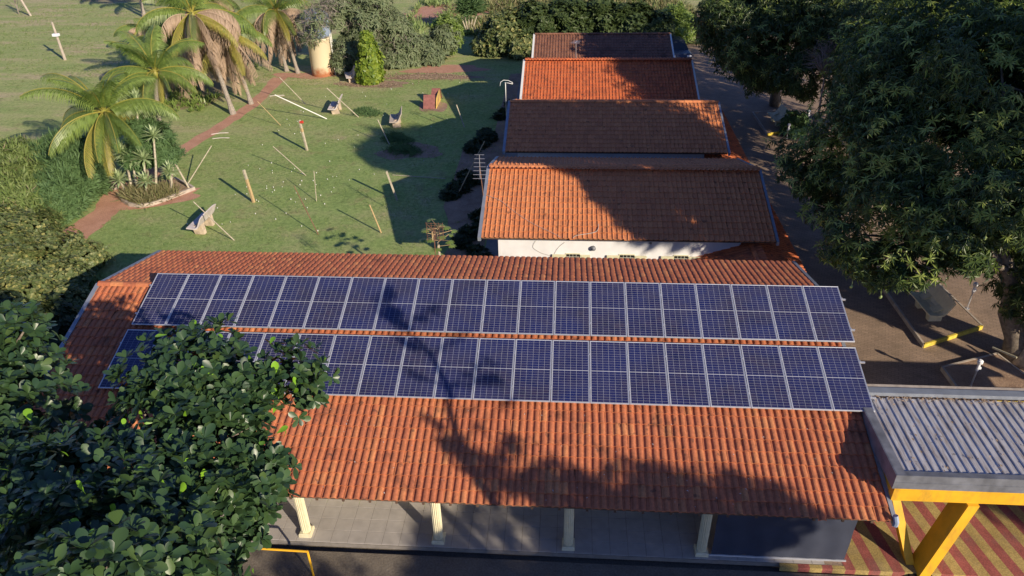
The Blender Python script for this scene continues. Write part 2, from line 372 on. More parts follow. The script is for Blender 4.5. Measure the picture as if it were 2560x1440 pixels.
def tiled_slope(roof,o,u,v,length,run,kind,mat,w=.184,ex=.33,nobj=300,score=None,keep=None,stuffname='roof_tiling'):
    """o eave corner, u unit along eave, v unit up slope; tiles laid in rows. roof: parent object (identity transform)"""
    u=np.array(u,float);v=np.array(v,float);o=np.array(o,float); n=np.cross(u,v)
    nc=int(round(length/w)); nr=int(math.ceil(run/ex-.2)); w2=length/nc
    c,r=np.meshgrid(np.arange(nc),np.arange(nr)); c=c.ravel(); r=r.ravel()
    P=o+np.outer(c*w2,u)+np.outer(r*ex,v)
    if keep is not None:
        k=np.array([keep(p+u*w2/2+v*ex/2) for p in P]); P=P[k];c=c[k];r=r[k]
    P=P+np.outer(rng.normal(0,.003,len(P)),u)+np.outer(rng.normal(0,.005,len(P)),v)+np.outer(rng.uniform(0,.005,len(P)),n)
    a=rng.normal(0,.010,len(P)); tl=rng.normal(0,.006,len(P)); odd=rng.random(len(P))<.025; a=a+odd*rng.normal(0,.05,len(P)); P=P-np.outer(odd*rng.uniform(0,.05,len(P)),v)
    sc=w2/w
    U=(np.cos(a)[:,None]*u+np.sin(a)[:,None]*v); Vv=(-np.sin(a)[:,None]*u+np.cos(a)[:,None]*v)+tl[:,None]*n
    A=np.stack([U*sc,Vv,np.tile(n,(len(P),1))],axis=2)
    s=-np.linalg.norm(P-CAM,axis=1) if score is None else score(P)
    order=np.argsort(-s); ob=order[:nobj]; st=order[nobj:]
    me=tile_mesh(kind,mat)
    for i in ob:
        t=bpy.data.objects.new('roof_tile',me); C.objects.link(t); t.parent=roof
        M=Matrix(A[i].tolist()).to_4x4(); M.translation=P[i].tolist(); t.matrix_world=M
    if len(st):
        V,F=tile_template(kind); VV,FF=inst(V,F,A[st],P[st])
        np_mesh(stuffname,VV,FF,mat,roof,kind='stuff')
def ridge(roof,p0,p1,mat,r=.115,L=.40,nobj=True):
    p0=Vector(p0);p1=Vector(p1); d=(p1-p0); n=int(d.length/L); d=d/n
    mb=MB(); seg=6; e=d.normalized(); side=e.cross(Vector((0,0,1))).normalized(); up=side.cross(e)
    for (q,rr) in ((Vector((0,0,0)),r),(e*(L*1.08),r*.86)):
        for j in range(seg+1):
            t=math.pi*j/seg; mb.v.append(tuple(q+side*math.cos(t)*rr+up*math.sin(t)*rr*.85))
    for j in range(seg): mb.f.append((j,j+1,seg+2+j,seg+1+j)); mb.mi.append(0)
    mb.f.append(tuple(range(seg+1))); mb.mi.append(0)
    first=None
    for i in range(n):
        if first is None: first=mb.build('ridge_tile',mat,roof); o=first
        else: o=first.copy(); C.objects.link(o); o.parent=roof
        o.location=p0+d*i+Vector((0,0,random.uniform(-.004,.004)))
cP,sP=math.cos(PIT),math.sin(PIT)
def gable_house(name,label,cat,x0,x1,ye,yr,yb,zr,wallin,kind,mat,nobj,score=None,keepF=None,keepB=None,zg=G,wallmat=M_WHITE,backwall=True,fas=M_FASCIA,wx1=None,tpb=TP):
    h=empty(name,((x0+x1)/2,yr,zg),0,label,cat)
    h.location=(0,0,0)
    # roof deck
    ze=zr-(yr-ye)*TP; zb=zr-(yb-yr)*tpb; cB=1/math.hypot(1,tpb); sB=tpb*cB
    mb=MB(); t=.05; d=.012
    mb.add([(x0+.03,ye+.05,ze-d),(x1-.03,ye+.05,ze-d),(x1-.03,yr,zr-d),(x0+.03,yr,zr-d),(x1-.03,yb-.05,zb-d),(x0+.03,yb-.05,zb-d),
            (x0+.03,ye+.05,ze-d-t),(x1-.03,ye+.05,ze-d-t),(x1-.03,yr,zr-d-t),(x0+.03,yr,zr-d-t),(x1-.03,yb-.05,zb-d-t),(x0+.03,yb-.05,zb-d-t)],
           [(0,1,2,3),(3,2,4,5),(7,6,9,8),(8,9,11,10),(0,6,7,1),(5,4,10,11),(1,7,8,2),(2,8,10,4),(6,0,3,9),(9,3,5,11)])
    roof=mb.build('roof',M_UNDER,h)
    run=(yr-ye)/cP; runb=(yb-yr)/cB
    tiled_slope(roof,(x0,ye,ze),(1,0,0),(0,cP,sP),x1-x0,run,kind,mat,nobj=nobj,score=score,keep=keepF)
    tiled_slope(roof,(x1,yb,zb),(-1,0,0),(0,-cB,sB),x1-x0,runb,('lowbarrel' if kind=='barrel' else kind),mat,nobj=0,keep=keepB,stuffname='back_roof_tiling')
    ridge(roof,(x0-.02,yr,zr+.03),(x1+.02,yr,zr+.03),mat)
    # walls
    if wallin is not None:
        wx0=x0+wallin[0]; w1=(x1-wallin[0]) if wx1 is None else wx1; wy0=ye+wallin[1]; wy1=yb-wallin[1]
        zt0=zr-(yr-wy0)*TP-.08; zt1=zr-(wy1-yr)*tpb-.08; th=.15
        mb=MB()
        mb.add([(wx0,wy0,zg),(w1,wy0,zg),(w1,wy0,zt0),(wx0,wy0,zt0),(wx0,wy1,zg),(w1,wy1,zg),(w1,wy1,zt1),(wx0,wy1,zt1),(wx0,yr,zr-.08),(w1,yr,zr-.08)],
               [(0,1,2,3),(5,4,7,6),(4,0,3,8,7),(1,5,6,9,2)])
        mb.build('wall',wallmat,h)
    # bargeboards / gutters on the gable ends
    for s,x in ((0,x0),(1,x1)):
        mb=MB(); xa,xb=(x-.13,x-.005) if s==0 else (x+.005,x+.10)
        for (ya,za,y2,z2) in ((ye-.05,ze,yr,zr),(yb+.05,zb,yr,zr)):
            o_=.055; q=-.10
            mb.add([(xa,ya,za+q),(xb,ya,za+q),(xb,ya,za+o_),(xa,ya,za+o_),(xa,y2,z2+q),(xb,y2,z2+q),(xb,y2,z2+o_),(xa,y2,z2+o_)],
                   [(0,1,2,3),(4,7,6,5),(0,4,5,1),(3,2,6,7),(0,3,7,4),(1,5,6,2)])
        mb.build('bargeboard',fas,h)
    return h,roof

# ---- main building with the solar panels
X0,X1=-1.74,20.0
def main_score(P):
    s=-np.linalg.norm(P-CAM,axis=1); hid=(P[:,0]<6.2)|(P[:,1]>-.15); return s-hid*100
zr_main=.89
house1,roof1=gable_house('verandah_building','long terracotta roofed verandah building carrying two rows of solar panels','building',X0,X1,-2.62,3.75,7.28,zr_main,None,'barrel',M_TILE_MAIN,300,score=main_score,tpb=.235)
mb=MB(); mb.box(-1.2,19.5,-.35,-.2,G,-.30); mb.build('wall',M_CREAM,house1)
mb=MB(); mb.box(-1.2,19.5,6.75,6.9,G,.05); mb.box(-1.2,-1.05,-.2,6.75,G,-.3); mb.box(19.35,19.5,-.2,6.75,G,-.3); mb.build('rear_wall',M_CREAM,house1)
# fluted pillars
def pillar():
    mb=MB(); n=16; zt=-.93
    prof=[]
    for i in range(n*2):
        t=2*math.pi*i/(n*2); r=.125 if i%2==0 else .105; prof.append((r*math.cos(t)*1.0,r*math.sin(t)))
    for z in (G+.12,zt-.15):
        for (x,y) in prof: mb.v.append((x,y,z))
    m=n*2
    for i in range(m): mb.f.append((i,(i+1)%m,m+(i+1)%m,m+i)); mb.mi.append(0)
    mb.bbox(-.16,.16,-.16,.16,G,G+.12,.02); mb.box(-.15,.15,-.15,.15,zt-.15,zt)
    return mb.build('pillar',M_CREAM,house1)
p0=pillar(); p0.location=(5.87,-2.02,0)
for x,y in ((9.36,-2.05),(12.69,-2.06),(16.02,-2.07)):
    c=p0.copy(); C.objects.link(c); c.parent=house1; c.location=(x,y,0)
c=p0.copy(); C.objects.link(c); c.parent=house1; c.location=(2.4,-2.0,0)
# eave beam and rafters
mb=MB(); mb.box(-1.3,19.7,-2.12,-1.98,-1.04,-.93)
for i in range(33):
    x=-1.2+i*.65; mb.add([(x-.03,-2.57,-1.06),(x+.03,-2.57,-1.06),(x+.03,3.7,.80),(x-.03,3.7,.80),(x-.03,-2.57,-1.13),(x+.03,-2.57,-1.13),(x+.03,3.7,.72),(x-.03,3.7,.72)],[(0,1,2,3),(7,6,5,4),(0,4,5,1),(1,5,6,2),(3,7,4,0)])
mb.build('roof_frame',M_UNDER,house1)
# verandah floor: slab plus single tiles
MB().box(-1.6,19.55,-2.30,-.35,G-.14,G-.012).build('verandah_floor',M_GROUT,kind='structure')
vf=bpy.data.objects['verandah_floor']
tb=MB(); tb.bbox(.004,.446,.004,.386,-.010,.004,.004); first=tb.build('floor_tile',M_FTILE,vf)
ntile=0
for j in range(5):
    for i in range(47):
        x=-1.55+i*.45; y=-2.285+j*.39
        if x>19.05 : continue
        o=first if ntile==0 else first.copy()
        if ntile: C.objects.link(o); o.parent=vf
        o.location=(x,y,G+random.uniform(-.001,.001)); ntile+=1
# roll-down tarpaulin
mb=MB(); nx,nz=60,12
for j in range(nz+1):
    for i in range(nx+1):
        x=16.25+i/nx*3.25; z=-.95-(j/nz)*2.0; mb.v.append((x,-2.16+.018*math.sin(i*.55+math.sin(j*.5))*(j/nz)+.01*math.sin(j*1.3),z))
for j in range(nz):
    for i in range(nx): a=j*(nx+1)+i; mb.f.append((a,a+1,a+nx+2,a+nx+1)); mb.mi.append(0)
tar=empty('tarpaulin',(0,0,0),0,'navy blue tarpaulin blind hanging beside the last verandah pillar','tarpaulin')
mb.build('cloth',M_TARP,tar,smooth=True); MB().tube([(16.2,-2.17,-2.97),(19.53,-2.17,-2.97)],.03).build('bottom_bar',M_GALV,tar)

# ---- solar panels
n_v=Vector((0,-sP,cP)); u_v=Vector((1,0,0)); v_v=Vector((0,cP,sP))
PM=Matrix((u_v,v_v,n_v)).transposed().to_4x4()
def panel_proto():
    e=empty('solar_panel')
    W,L,T=1.0,2.0,.038; f=.022; mb=MB()
    mb.bbox(0,W,0,f,-T,0,.003); mb.bbox(0,W,L-f,L,-T,0,.003); mb.bbox(0,f,f,L-f,-T,0,.003); mb.bbox(W-f,W,f,L-f,-T,0,.003)
    fr=mb.build('frame',M_ALU,e)
    bs=MB().box(f,W-f,f,L-f,-.012,-.006).build('backsheet',M_BACKSHEET,e)
    mb=MB(); g=.006; cw=(W-2*f-.016)/6; ch=(L-2*f-.016-.014)/24
    for i in range(6):
        for j in range(24):
            x=f+.008+i*cw; y=f+.008+j*ch+(.014 if j>=12 else 0)
            mb.add([(x+g/2,y+g/3,-.0045),(x+cw-g/2,y+g/3,-.0045),(x+cw-g/2,y+ch-g/3,-.0045),(x+g/2,y+ch-g/3,-.0045)],[(0,1,2,3)])
    ce=mb.build('solar_cells',M_CELL,e,kind='stuff')
    kids=[fr,bs,ce]
    for yy in (.45,1.55):
        kids.append(MB().bbox(W-.005,W+.022,yy-.03,yy+.03,-.02,.006,.002).build('clamp',M_GALV,e))
    return e,kids
ORD=['first','second','third','fourth','fifth','sixth','seventh','eighth','ninth','tenth']
pe,pk=panel_proto(); idx=0
for row,(v0,rn) in enumerate(((0,'lower'),(2.188,'upper'))):
    for i in range(20):
        o=pe if idx==0 else pe.copy()
        if idx:
            C.objects.link(o)
            for k in pk: c=k.copy(); C.objects.link(c); c.parent=o
        M=PM.copy(); p=u_v*(i*1.01418+(0 if row==0 else .03))+v_v*v0; M.translation=p; o.matrix_world=M@Matrix.Rotation(random.uniform(-.0015,.0015),4,'Z')
        if i<10: pos=ORD[i]+' from the left'
        else: pos=ORD[19-i]+' from the right'
        tag(o,f'blue solar panel, {pos} in the {rn} row on the tiled roof','solar panel',f'solar panels in the {rn} row')
        idx+=1
for k,v in enumerate((.45,1.55,2.188+.45,2.188+1.55)):
    mb=MB(); mb.box(-.06,20.42,v-.02,v+.02,-.085,-.042)
    for j in range(14): x=.4+j*1.5; mb.box(x-.02,x+.02,v-.015,v+.015,-.15,-.085)
    o=mb.build('mounting_rail',M_ALU); o.matrix_world=PM
    tag(o,['lowest','second lowest','second highest','highest'][k]+' aluminium rail under the solar panels, its end showing at the right','rail','mounting rails under the panels')

# ---- the row of houses behind
h2,roof2=gable_house('tiled_house','white house behind the solar panels with orange tiles and cream shutters','house',9.33,20.12,9.68,13.62,17.5,.70,(.58,.5),'roman',M_TILE_ORANGE,300,wx1=19.0)
h3,roof3=gable_house('tiled_house','second house beyond the solar panels, its dull purple-brown roof all in shade','house',9.57,19.88,18.2,22.05,25.9,.70,(.55,.5),'roman',M_TILE_ORANGE,300,wx1=18.9)
h4,roof4=gable_house('tiled_house','third house beyond the solar panels with vivid orange half-lit roof','house',9.90,19.60,25.9,29.82,33.4,.70,(.5,.5),'roman',M_TILE_RED,300,fas=M_WHITEP,wx1=18.8)
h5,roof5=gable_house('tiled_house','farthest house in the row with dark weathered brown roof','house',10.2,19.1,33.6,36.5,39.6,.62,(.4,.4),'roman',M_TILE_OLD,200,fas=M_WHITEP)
# corridor roof along the right side of the houses
cor=empty('walkway_roof',(0,0,0),0,'low terracotta walkway roof running along the right side of the houses','roof')
xr_,zr_=19.35,-.80; 
tp=.34; ln=math.hypot(1,tp); cu=(0,1,0)
deck=MB(); deck.add([(17.1,7.0,zr_-(xr_-17.1)*tp),(xr_,7.0,zr_),(21.15,7.0,zr_-(21.15-xr_)*tp),(17.1,27.2,zr_-(xr_-17.1)*tp),(xr_,27.2,zr_),(21.15,27.2,zr_-(21.15-xr_)*tp)],[(0,1,4,3),(1,2,5,4)])
dk=deck.build('roof_deck',M_UNDER,cor)
tiled_slope(dk,(21.2,7.0,zr_-(21.2-xr_)*tp),(0,1,0),(-1/ln,0,tp/ln),20.2,(21.2-xr_)*ln,'roman',M_TILE_RED,nobj=120,stuffname='walkway_tiling',score=lambda P:-np.abs(P[:,1]-8.5))
tiled_slope(dk,(17.1,27.2,zr_-(xr_-17.1)*tp),(0,-1,0),(1/ln,0,tp/ln),20.2,(xr_-17.1)*ln,'roman',M_TILE_RED,nobj=0,stuffname='walkway_tiling')
ridge(dk,(xr_,7.0,zr_+.03),(xr_,27.2,zr_+.03),M_TILE_RED)
mb=MB()
for i in range(8): mb.box(20.75,20.87,7.3+i*2.8,7.42+i*2.8,G,zr_-(20.8-xr_)*tp-.05)
mb.build('support_posts',M_WHITE,cor)
# windows of the nearest house
def window(x0,x1,zt,h,y,sh0,sh1):
    w=MB(); w.box(x0-.03,x1+.03,y-.03,y+.05,zt-h-.03,zt+.03); fr=w.build('window',M_SHUT,h2)
    MB().box(x0,x1,y-.036,y-.031,zt-h,zt).build('pane',M_DARK,fr)
    g=MB(); n=4
    for i in range(1,n): xx=x0+(x1-x0)*i/n; g.box(xx-.008,xx+.008,y-.055,y-.04,zt-h,zt)
    for k in (.12,.4,.7): g.box(x0,x1,y-.057,y-.042,zt-h*k-.008,zt-h*k+.008)
    g.build('grille',M_GRILLE,fr)
    for a,b,ang in ((sh0,x0-.03,-.10),(x1+.03,sh1,.10)):
        s=MB(); s.bbox(0,b-a,-.02,.02,-h,0,.004)
        for k in range(3): s.box(.04,b-a-.04,-.028,-.021,-h*(k+1)/3+.03,-h*k/3-.03)
        o=s.build('shutter',M_SHUT,fr); o.location=(a,y-.07,zt); o.rotation_euler=(0,0,0)
for (a,b,s0,s1) in ((12.52,13.02,11.98,13.42),(14.55,15.08,14.06,15.56),(16.6,17.1,16.1,17.6)): window(a,b,-1.36,.85,10.18,s0,s1)
mb=MB(); mb.tube([(13.53,10.17,-1.07),(13.53,10.08,-1.07)],[.09,.10],10); mb.tube([(13.53,10.08,-1.07),(13.53,10.02,-1.08)],[.085,.03],10)
tag(mb.build('wall_lamp',M_FASCIA_OLD),'round grey bulkhead lamp on the white wall above the shutters','lamp')
mb=MB(); mb.box(15.62,15.70,10.12,10.175,-.86,-.80); tag(mb.build('junction_box',M_FASCIA_OLD),'tiny grey box on the white wall under the eave','box')
# loose cables
def cable(name,pts,label,r=.008,mat=M_CABLE):
    P=[Vector(p) for p in pts]; out=[]
    for i in range(len(P)-1):
        a=P[max(i-1,0)];b=P[i];c=P[i+1];d=P[min(i+2,len(P)-1)]
        for k in range(5):
            t=k/5; out.append(.5*((2*b)+(-a+c)*t+(2*a-5*b+4*c-d)*t*t+(-a+3*b-3*c+d)*t**3))
    out.append(P[-1]); return tag(MB().tube(out,r,5).build(name,mat),label,'cable')
def r2(x,y): return (x,y,.70-(13.62-y)*TP+.075)
cable('cable',[r2(9.3,11.9),r2(9.9,11.6),r2(10.5,11.0),r2(11.2,10.4),r2(12.0,9.9),r2(12.3,9.68)],'thin pale cable crossing the sunlit orange roof from the left edge')
cable('cable',[r2(13.7,10.4),r2(13.6,10.0),r2(12.9,9.8),r2(12.75,9.66)],'short pale cable curling at the eave of the orange roof',.012)
cable('cable',[(11.35,10.15,-.8),(11.25,10.16,-1.1),(11.6,10.16,-1.35),(12.0,10.15,-1.45)],'dark wire looping down the white wall at its left',.006)
cable('cable',[(12.45,10.15,-.85),(12.2,10.16,-1.1),(12.0,10.16,-1.5)],'dark wire hanging on the white wall above the first shutter',.006)

# ---------------------------------------------------------------- canopy and yellow steel
can=empty('metal_canopy',(0,0,0),0,'corrugated metal canopy with grey flashing and yellow steel frame','canopy')
YF,YB=-2.15,.62; XL,XR=20.14,31
per=.19; n=int((XR-XL-.1)/per); V=[];F=[]
def zc(y): return -.05+.02*(y-YF)/(YB-YF)
prof=[]
for i in range(n):
    x=XL+.1+i*per; prof+=[(x,0),(x+.110,0),(x+.122,.028),(x+.160,.028),(x+.174,0)]
ys=[YF+.16,YB-.05]; 
for y in ys:
    for (x,z) in prof: V.append((x,y,zc(y)+z))
k=len(prof); F=[(i,i+1,k+i+1,k+i) for i in range(k-1)]
np_mesh('corrugated_sheet',V,F,M_CORR,can)
mb=MB(); mb.box(XL-.12,XL+.08,YF-.02,YB+.05,-.02,.03); mb.box(XL-.14,XL-.115,YF-.02,YB+.05,-.40,.025); mb.build('side_flashing',M_FASCIA_OLD,can)
mb=MB(); mb.add([(XL-.12,YF-.02,.032),(XR,YF-.02,.032),(XR,YF+.13,.012),(XL-.12,YF+.13,.012)],[(0,1,2,3)]); mb.box(XL-.142,XR,YF-.045,YF-.021,-.38,.036); mb.box(XL-.15,XR,YF-.06,YF-.046,-.20,-.17); mb.build('front_fascia',M_FASCIA_OLD,can)
mb=MB(); mb.box(XL-.12,XR,YB,YB+.22,-.01,.10); mb.build('rear_gutter',M_FASCIA,can)
mb=MB(); mb.box(XL-.12,XR,YB+.24,YB+.42,-.25,.04); mb.build('rear_board',M_CONC,can)
mb=MB(); mb.bbox(XL-.06,XR,YF-.01,YF+.20,-.80,-.385,.01); mb.build('front_beam',M_YELLOW,can)
mb=MB(); mb.box(XL-.02,XL+.13,YF+.2,YB,-.70,-.41); mb.box(XL,XR,YB-.15,YB,-.70,-.41); mb.build('side_beam',M_YELLOW,can)
def strut(a,b,wx,wy,name):
    a=Vector(a);b=Vector(b); mb=MB()
    vs=[]
    for p in (a,b): vs+=[p+Vector((sx*wx/2,sy*wy/2,0)) for sx,sy in ((-1,-1),(1,-1),(1,1),(-1,1))]
    mb.add(vs,[(3,2,1,0),(4,5,6,7)]+[(i,(i+1)%4,4+(i+1)%4,4+i) for i in range(4)]); return mb.build(name,M_YELLOW,can)
strut((21.22,-2.28,G-.14),(21.90,-1.97,-.80),.25,.55,'strut')
strut((21.12,-2.10,G-.14),(20.40,-.9,-.72),.20,.34,'strut')
mb=MB(); mb.bbox(20.95,21.5,-2.62,-2.1,G-.15,G-.02,.01); mb.build('base_plate',M_DARK,can)
# other legs of the canopy, out of frame
strut((27.0,-2.02,G-.1),(27.4,-2.02,-.8),.24,.36,'strut')
# litter on the canopy
mb=MB()
for i in range(260):
    a=random.random(); x=random.uniform(20.35,25); y=YB-.04-abs(random.gauss(0,.08)) if a<.7 else random.uniform(YF+.2,YB); s=random.uniform(.02,.05)
    z=zc(y)+(.045 if a<.7 else .04); t=random.random()*6.28
    mb.add([(x+s*math.cos(t),y+s*math.sin(t),z),(x+s*.5*math.cos(t+1.6),y+s*.5*math.sin(t+1.6),z+.012),(x-s*math.cos(t),y-s*math.sin(t),z+.005),(x+s*.5*math.cos(t-1.6),y+s*.5*math.sin(t-1.6),z+.004)],[(0,1,2,3)])
tag(mb.build('leaf_litter',M_PALMD),'dry leaves gathered along the gutter of the corrugated canopy','leaf litter',kind='stuff')
# downpipe at the roof corner
mb=MB(); mb.tube([(20.02,-2.63,-.78),(20.06,-2.68,-.93),(20.06,-2.68,-1.05)],.06,8); o=mb.build('gutter_outlet',M_TANKB,house1)

# striped paving
mb=MB(); ex=[17.89,18.33,18.61,18.91,19.16,19.46,19.70,20.02,20.29,20.58]
while ex[-1]<30: ex.append(ex[-1]+.285)
z=G+.012; yk=-2.42
for i in range(len(ex)-1):
    def top(x): return x-.16*2.9*(1 if x>19 else 0)*1.0
    if ex[i+1]<=19.6: mb.add([(ex[i],yk,z),(ex[i+1],yk,z),(ex[i+1],-2.31,z),(ex[i],-2.31,z)],[(0,1,2,3)],i%2)
    else:
        xs=[ex[i],ex[i+1]]; sl=[-.10-.012*max(0,x-20)*1.6 for x in xs]
        mb.add([(xs[0],yk,z),(xs[1],yk,z),(xs[1]+sl[1]*3.6*1.25,1.2,z),(xs[0]+sl[0]*3.6*1.25,1.2,z)],[(0,1,2,3)],i%2)
    mb.add([(ex[i],yk,z-.16),(ex[i+1],yk,z-.16),(ex[i+1],yk,z),(ex[i],yk,z)],[(0,1,2,3)],i%2)
mb.build('striped_paving',[M_STRY,M_STRR],kind='structure')

# yellow handrail
mb=MB(); b=Vector((6.40,-3.24,-2.17))
rl=empty('handrail',(0,0,0),0,'yellow tubular handrail in front of the shaded verandah','railing')
mb.tube([(.5,-3.15,-2.15),(6.40,-3.24,-2.17)],.028,8); mb.build('top_rail',M_YELLOW,rl)
for x in (.6,3.5,6.40): MB().tube([(x,-3.24 if x>6 else -3.2,-2.165),(x,-3.24 if x>6 else -3.2,G-.15)],.028,8).build('rail_post',M_YELLOW,rl)
MB().box(-.5,8.5,-3.75,-3.45,G-.15,G-.04).build('kerb',M_CONCPATH,kind='structure')

# ---------------------------------------------------------------- foliage tools
def unit(a): return a/np.maximum(np.linalg.norm(a,axis=-1,keepdims=True),1e-9)
def basis(ax):
    ref=np.where(np.abs(ax[:,2:3])<.95,np.array([[0,0,1.]]),np.array([[1.,0,0]]))
    t=unit(np.cross(ref,ax)); b=np.cross(ax,t); return t,b
from mathutils import noise as mn
def blob_points(blobs,n,shell=.55,gap=0,gs=.8,zmin=-9,seed=1):
    r_=np.random.default_rng(seed); w_=np.array([b[3]**2.2 for b in blobs]); w_/=w_.sum()
    P=[];Nn=[]
    k=0
    while k<n:
        m=n*2; bi=r_.choice(len(blobs),m,p=w_); B=np.array([b[:3] for b in blobs])[bi]; rad=np.array([b[3] for b in blobs])[bi]; sq=np.array([b[4] if len(b)>4 else .85 for b in blobs])[bi]
        d=unit(r_.normal(size=(m,3))); rr=shell+(1-shell)*r_.random(m)**.6
        lump=np.array([mn.noise(Vector((q*2.1+b*.37).tolist())) for q,b in zip(d,B)])
        p=B+d*(rad*rr*(1+.42*lump))[:,None]*np.stack([np.ones(m),np.ones(m),sq],1)
        ok=p[:,2]>zmin
        if gap: 
            g=np.array([mn.noise(Vector((q*gs).tolist())) for q in p]); ok&=(g>-.45+gap*.5)
        P.append(p[ok]);Nn.append(d[ok]); k+=ok.sum()
    return np.concatenate(P)[:n],np.concatenate(Nn)[:n]
def rosettes(P,D,k,elev,size,upmix=.5,seed=1,evar=.25,droop=0):
    """leaf frames: k leaves round each point's axis. returns A (N,3,3), T"""
    r_=np.random.default_rng(seed); n=len(P)
    ax=unit(D*(1-upmix)+np.array([0,0,1.])*upmix+r_.normal(0,.15,(n,3))); t,b=basis(ax)
    ph=r_.random((n,1))*6.28+np.arange(k)[None]*2.399+r_.normal(0,.15,(n,k))
    el=elev+r_.normal(0,evar,(n,k))
    dirh=np.cos(ph)[...,None]*t[:,None]+np.sin(ph)[...,None]*b[:,None]
    L=np.cos(el)[...,None]*dirh+np.sin(el)[...,None]*ax[:,None]
    if droop: L=unit(L+np.array([0,0,-droop]))
    W=unit(np.cross(np.broadcast_to(ax[:,None],L.shape)+1e-4,L)); Nn=np.cross(L,W)
    s=size*np.clip(1+r_.normal(0,.22,(n,k,1,1)),.45,1.6)
    A=np.stack([L,W,Nn],axis=-1)*s
    T=np.repeat(P[:,None],k,1)
    return A.reshape(-1,3,3),T.reshape(-1,3)
# leaf templates, x along the leaf, unit length
def leaf_obovate():
    xs=[.05,.36,.66,.88,1.0]; ws=[.025,.165,.27,.21,.05]; V=[];F=[]
    for x,w_ in zip(xs,ws):
        zc_=-.10*x*x; V+=[(x,-w_,zc_+.06*w_/.27),(x,0,zc_),(x,w_,zc_+.06*w_/.27)]
    for i in range(4):
        a=i*3; F+=[(a,a+3,a+4,a+1),(a+1,a+4,a+5,a+2)]
    return V,F
def leaf_lance(w_=.13,dr=.25):
    V=[(0,0,0),(.4,-w_,-.05*dr*4),(.4,0,-.03),(.4,w_,-.05*dr*4),(1,0,-dr)]
    # as quads
    return [(0,0,0),(.45,-w_,-.04),(1,0,-dr),(.45,w_,-.04)],[(0,1,2,3)]
def leaf_simple(w_=.3): return [(0,0,0),(.5,-w_,.05),(1,0,-.08),(.5,w_,.05)],[(0,1,2,3)]
def foliage(name,blobs,n,k,elev,size,leaf,mat,parent,seed,shell=.55,gap=0,gs=.8,upmix=.5,droop=0,zmin=-9,evar=.25,nobj=0,kind=None):
    P,D=blob_points(blobs,n,shell,gap,gs,zmin,seed); A,T=rosettes(P,D,k,elev,size,upmix,seed,evar,droop); V,F=leaf
    if nobj:
        d=np.linalg.norm(T-CAM,axis=1); fr=inframe(T); order=np.argsort(d+(~fr)*1e3); ob=order[:nobj]; st=order[nobj:]
        me=bpy.data.meshes.new('leaf'); me.from_pydata([tuple(v) for v in V],[],[tuple(f) for f in F]); me.polygons.foreach_set('use_smooth',[True]*len(F)); me.materials.append(mat); me.update()
        for i in ob:
            o=bpy.data.objects.new('leaf',me); C.objects.link(o); o.parent=parent; M=Matrix(A[i].tolist()).to_4x4(); M.translation=T[i].tolist(); o.matrix_world=M
        A=A[st];T=T[st]
    VV,FF=inst(V,F,A,T)
    return np_mesh(name,VV,FF,mat,parent,kind=kind,smooth=len(V)>6),P
_cm=np.array(scene.camera.matrix_world.inverted())
def inframe(T):
    q=np.c_[T,np.ones(len(T))]@_cm.T; d=-q[:,2]; x=q[:,0]/d*1854; y=q[:,1]/d*1854
    return (d>0)&(np.abs(x)<1270)&(np.abs(y)<710)
def trunk_and_limbs(tree,base,top,r0,blobs,mat,nl=8,seed=3,r1=None,name='trunk'):
    rs=random.Random(seed); base=Vector(base);top=Vector(top); pts=[];rad=[]
    r1=r1 or r0*.45
    for i in range(7):
        t=i/6; pts.append(base.lerp(top,t)+Vector((rs.uniform(-1,1),rs.uniform(-1,1),0))*r0*.5*math.sin(math.pi*t)); rad.append(r0*(1.35 if i==0 else 1)*(1-t)+r1*t)
    MB().tube(pts,rad,9).build(name,mat,tree,smooth=True)
    mb=MB()
    for i,b in enumerate(blobs[:nl]):
        s=pts[rs.choice([4,5,6])]; e=Vector(b[:3])+Vector((rs.uniform(-1,1),rs.uniform(-1,1),rs.uniform(-.5,.6)))*b[3]*.4
        m=s.lerp(e,.5)+Vector((rs.uniform(-.3,.3),rs.uniform(-.3,.3),.3)); 
        mb.tube([s,s.lerp(m,.5)+Vector((0,0,.1)),m,m.lerp(e,.6),e],[r1*.75,r1*.6,r1*.45,r1*.3,r1*.14],6,caps=False)
        for k in range(4):
            q=m.lerp(e,rs.random()); f=q+Vector((rs.uniform(-1,1),rs.uniform(-1,1),rs.uniform(-.4,.9)))*b[3]*.65
            mb.tube([q,q.lerp(f,.5)+Vector((0,0,.08)),f],[r1*.28,r1*.18,r1*.06],5,caps=False)
    if mb.v: mb.build('branches',mat,tree,smooth=True)

# ---- foreground tree with big glossy leaves (left)
fig=empty('broadleaf_tree',(3.0,-9.5,G-.15),0,'large tree with big glossy dark leaves filling the lower left foreground','tree'); fig.location=(0,0,0)
fb=[(7.35,-4.4,4.15,.8,.8),(6.15,-4.7,4.25,1.25,.8),(6.9,-4.7,3.9,1.05,.8),(5.55,-4.75,3.95,1.05,.8),(6.4,-5.6,3.6,1.45,.8),(6.9,-6.4,3.2,1.1,.8),(6.05,-6.1,3.5,1.2,.8),(4.9,-6.1,3.0,1.2,.8),(6.3,-7.2,3.6,1.5,.8),(7.1,-8.0,3.9,1.15,.8),(5.5,-7.7,4.2,1.4,.8),(6.4,-9.0,4.8,1.35,.8),(7.5,-9.2,5.1,.85,.8),(7.6,-10.3,6.0,.75,.8),(4.2,-7.6,3.4,1.8,.8)]
trunk_and_limbs(fig,(3.6,-8.6,G-.15),(5.3,-7.0,2.6),.32,fb,M_BARK,15,5)
foliage('foliage',fb,3300,8,.5,.180,leaf_obovate(),M_FIG,fig,11,shell=.55,gap=.62,gs=.95,upmix=.55,evar=.35,nobj=280)
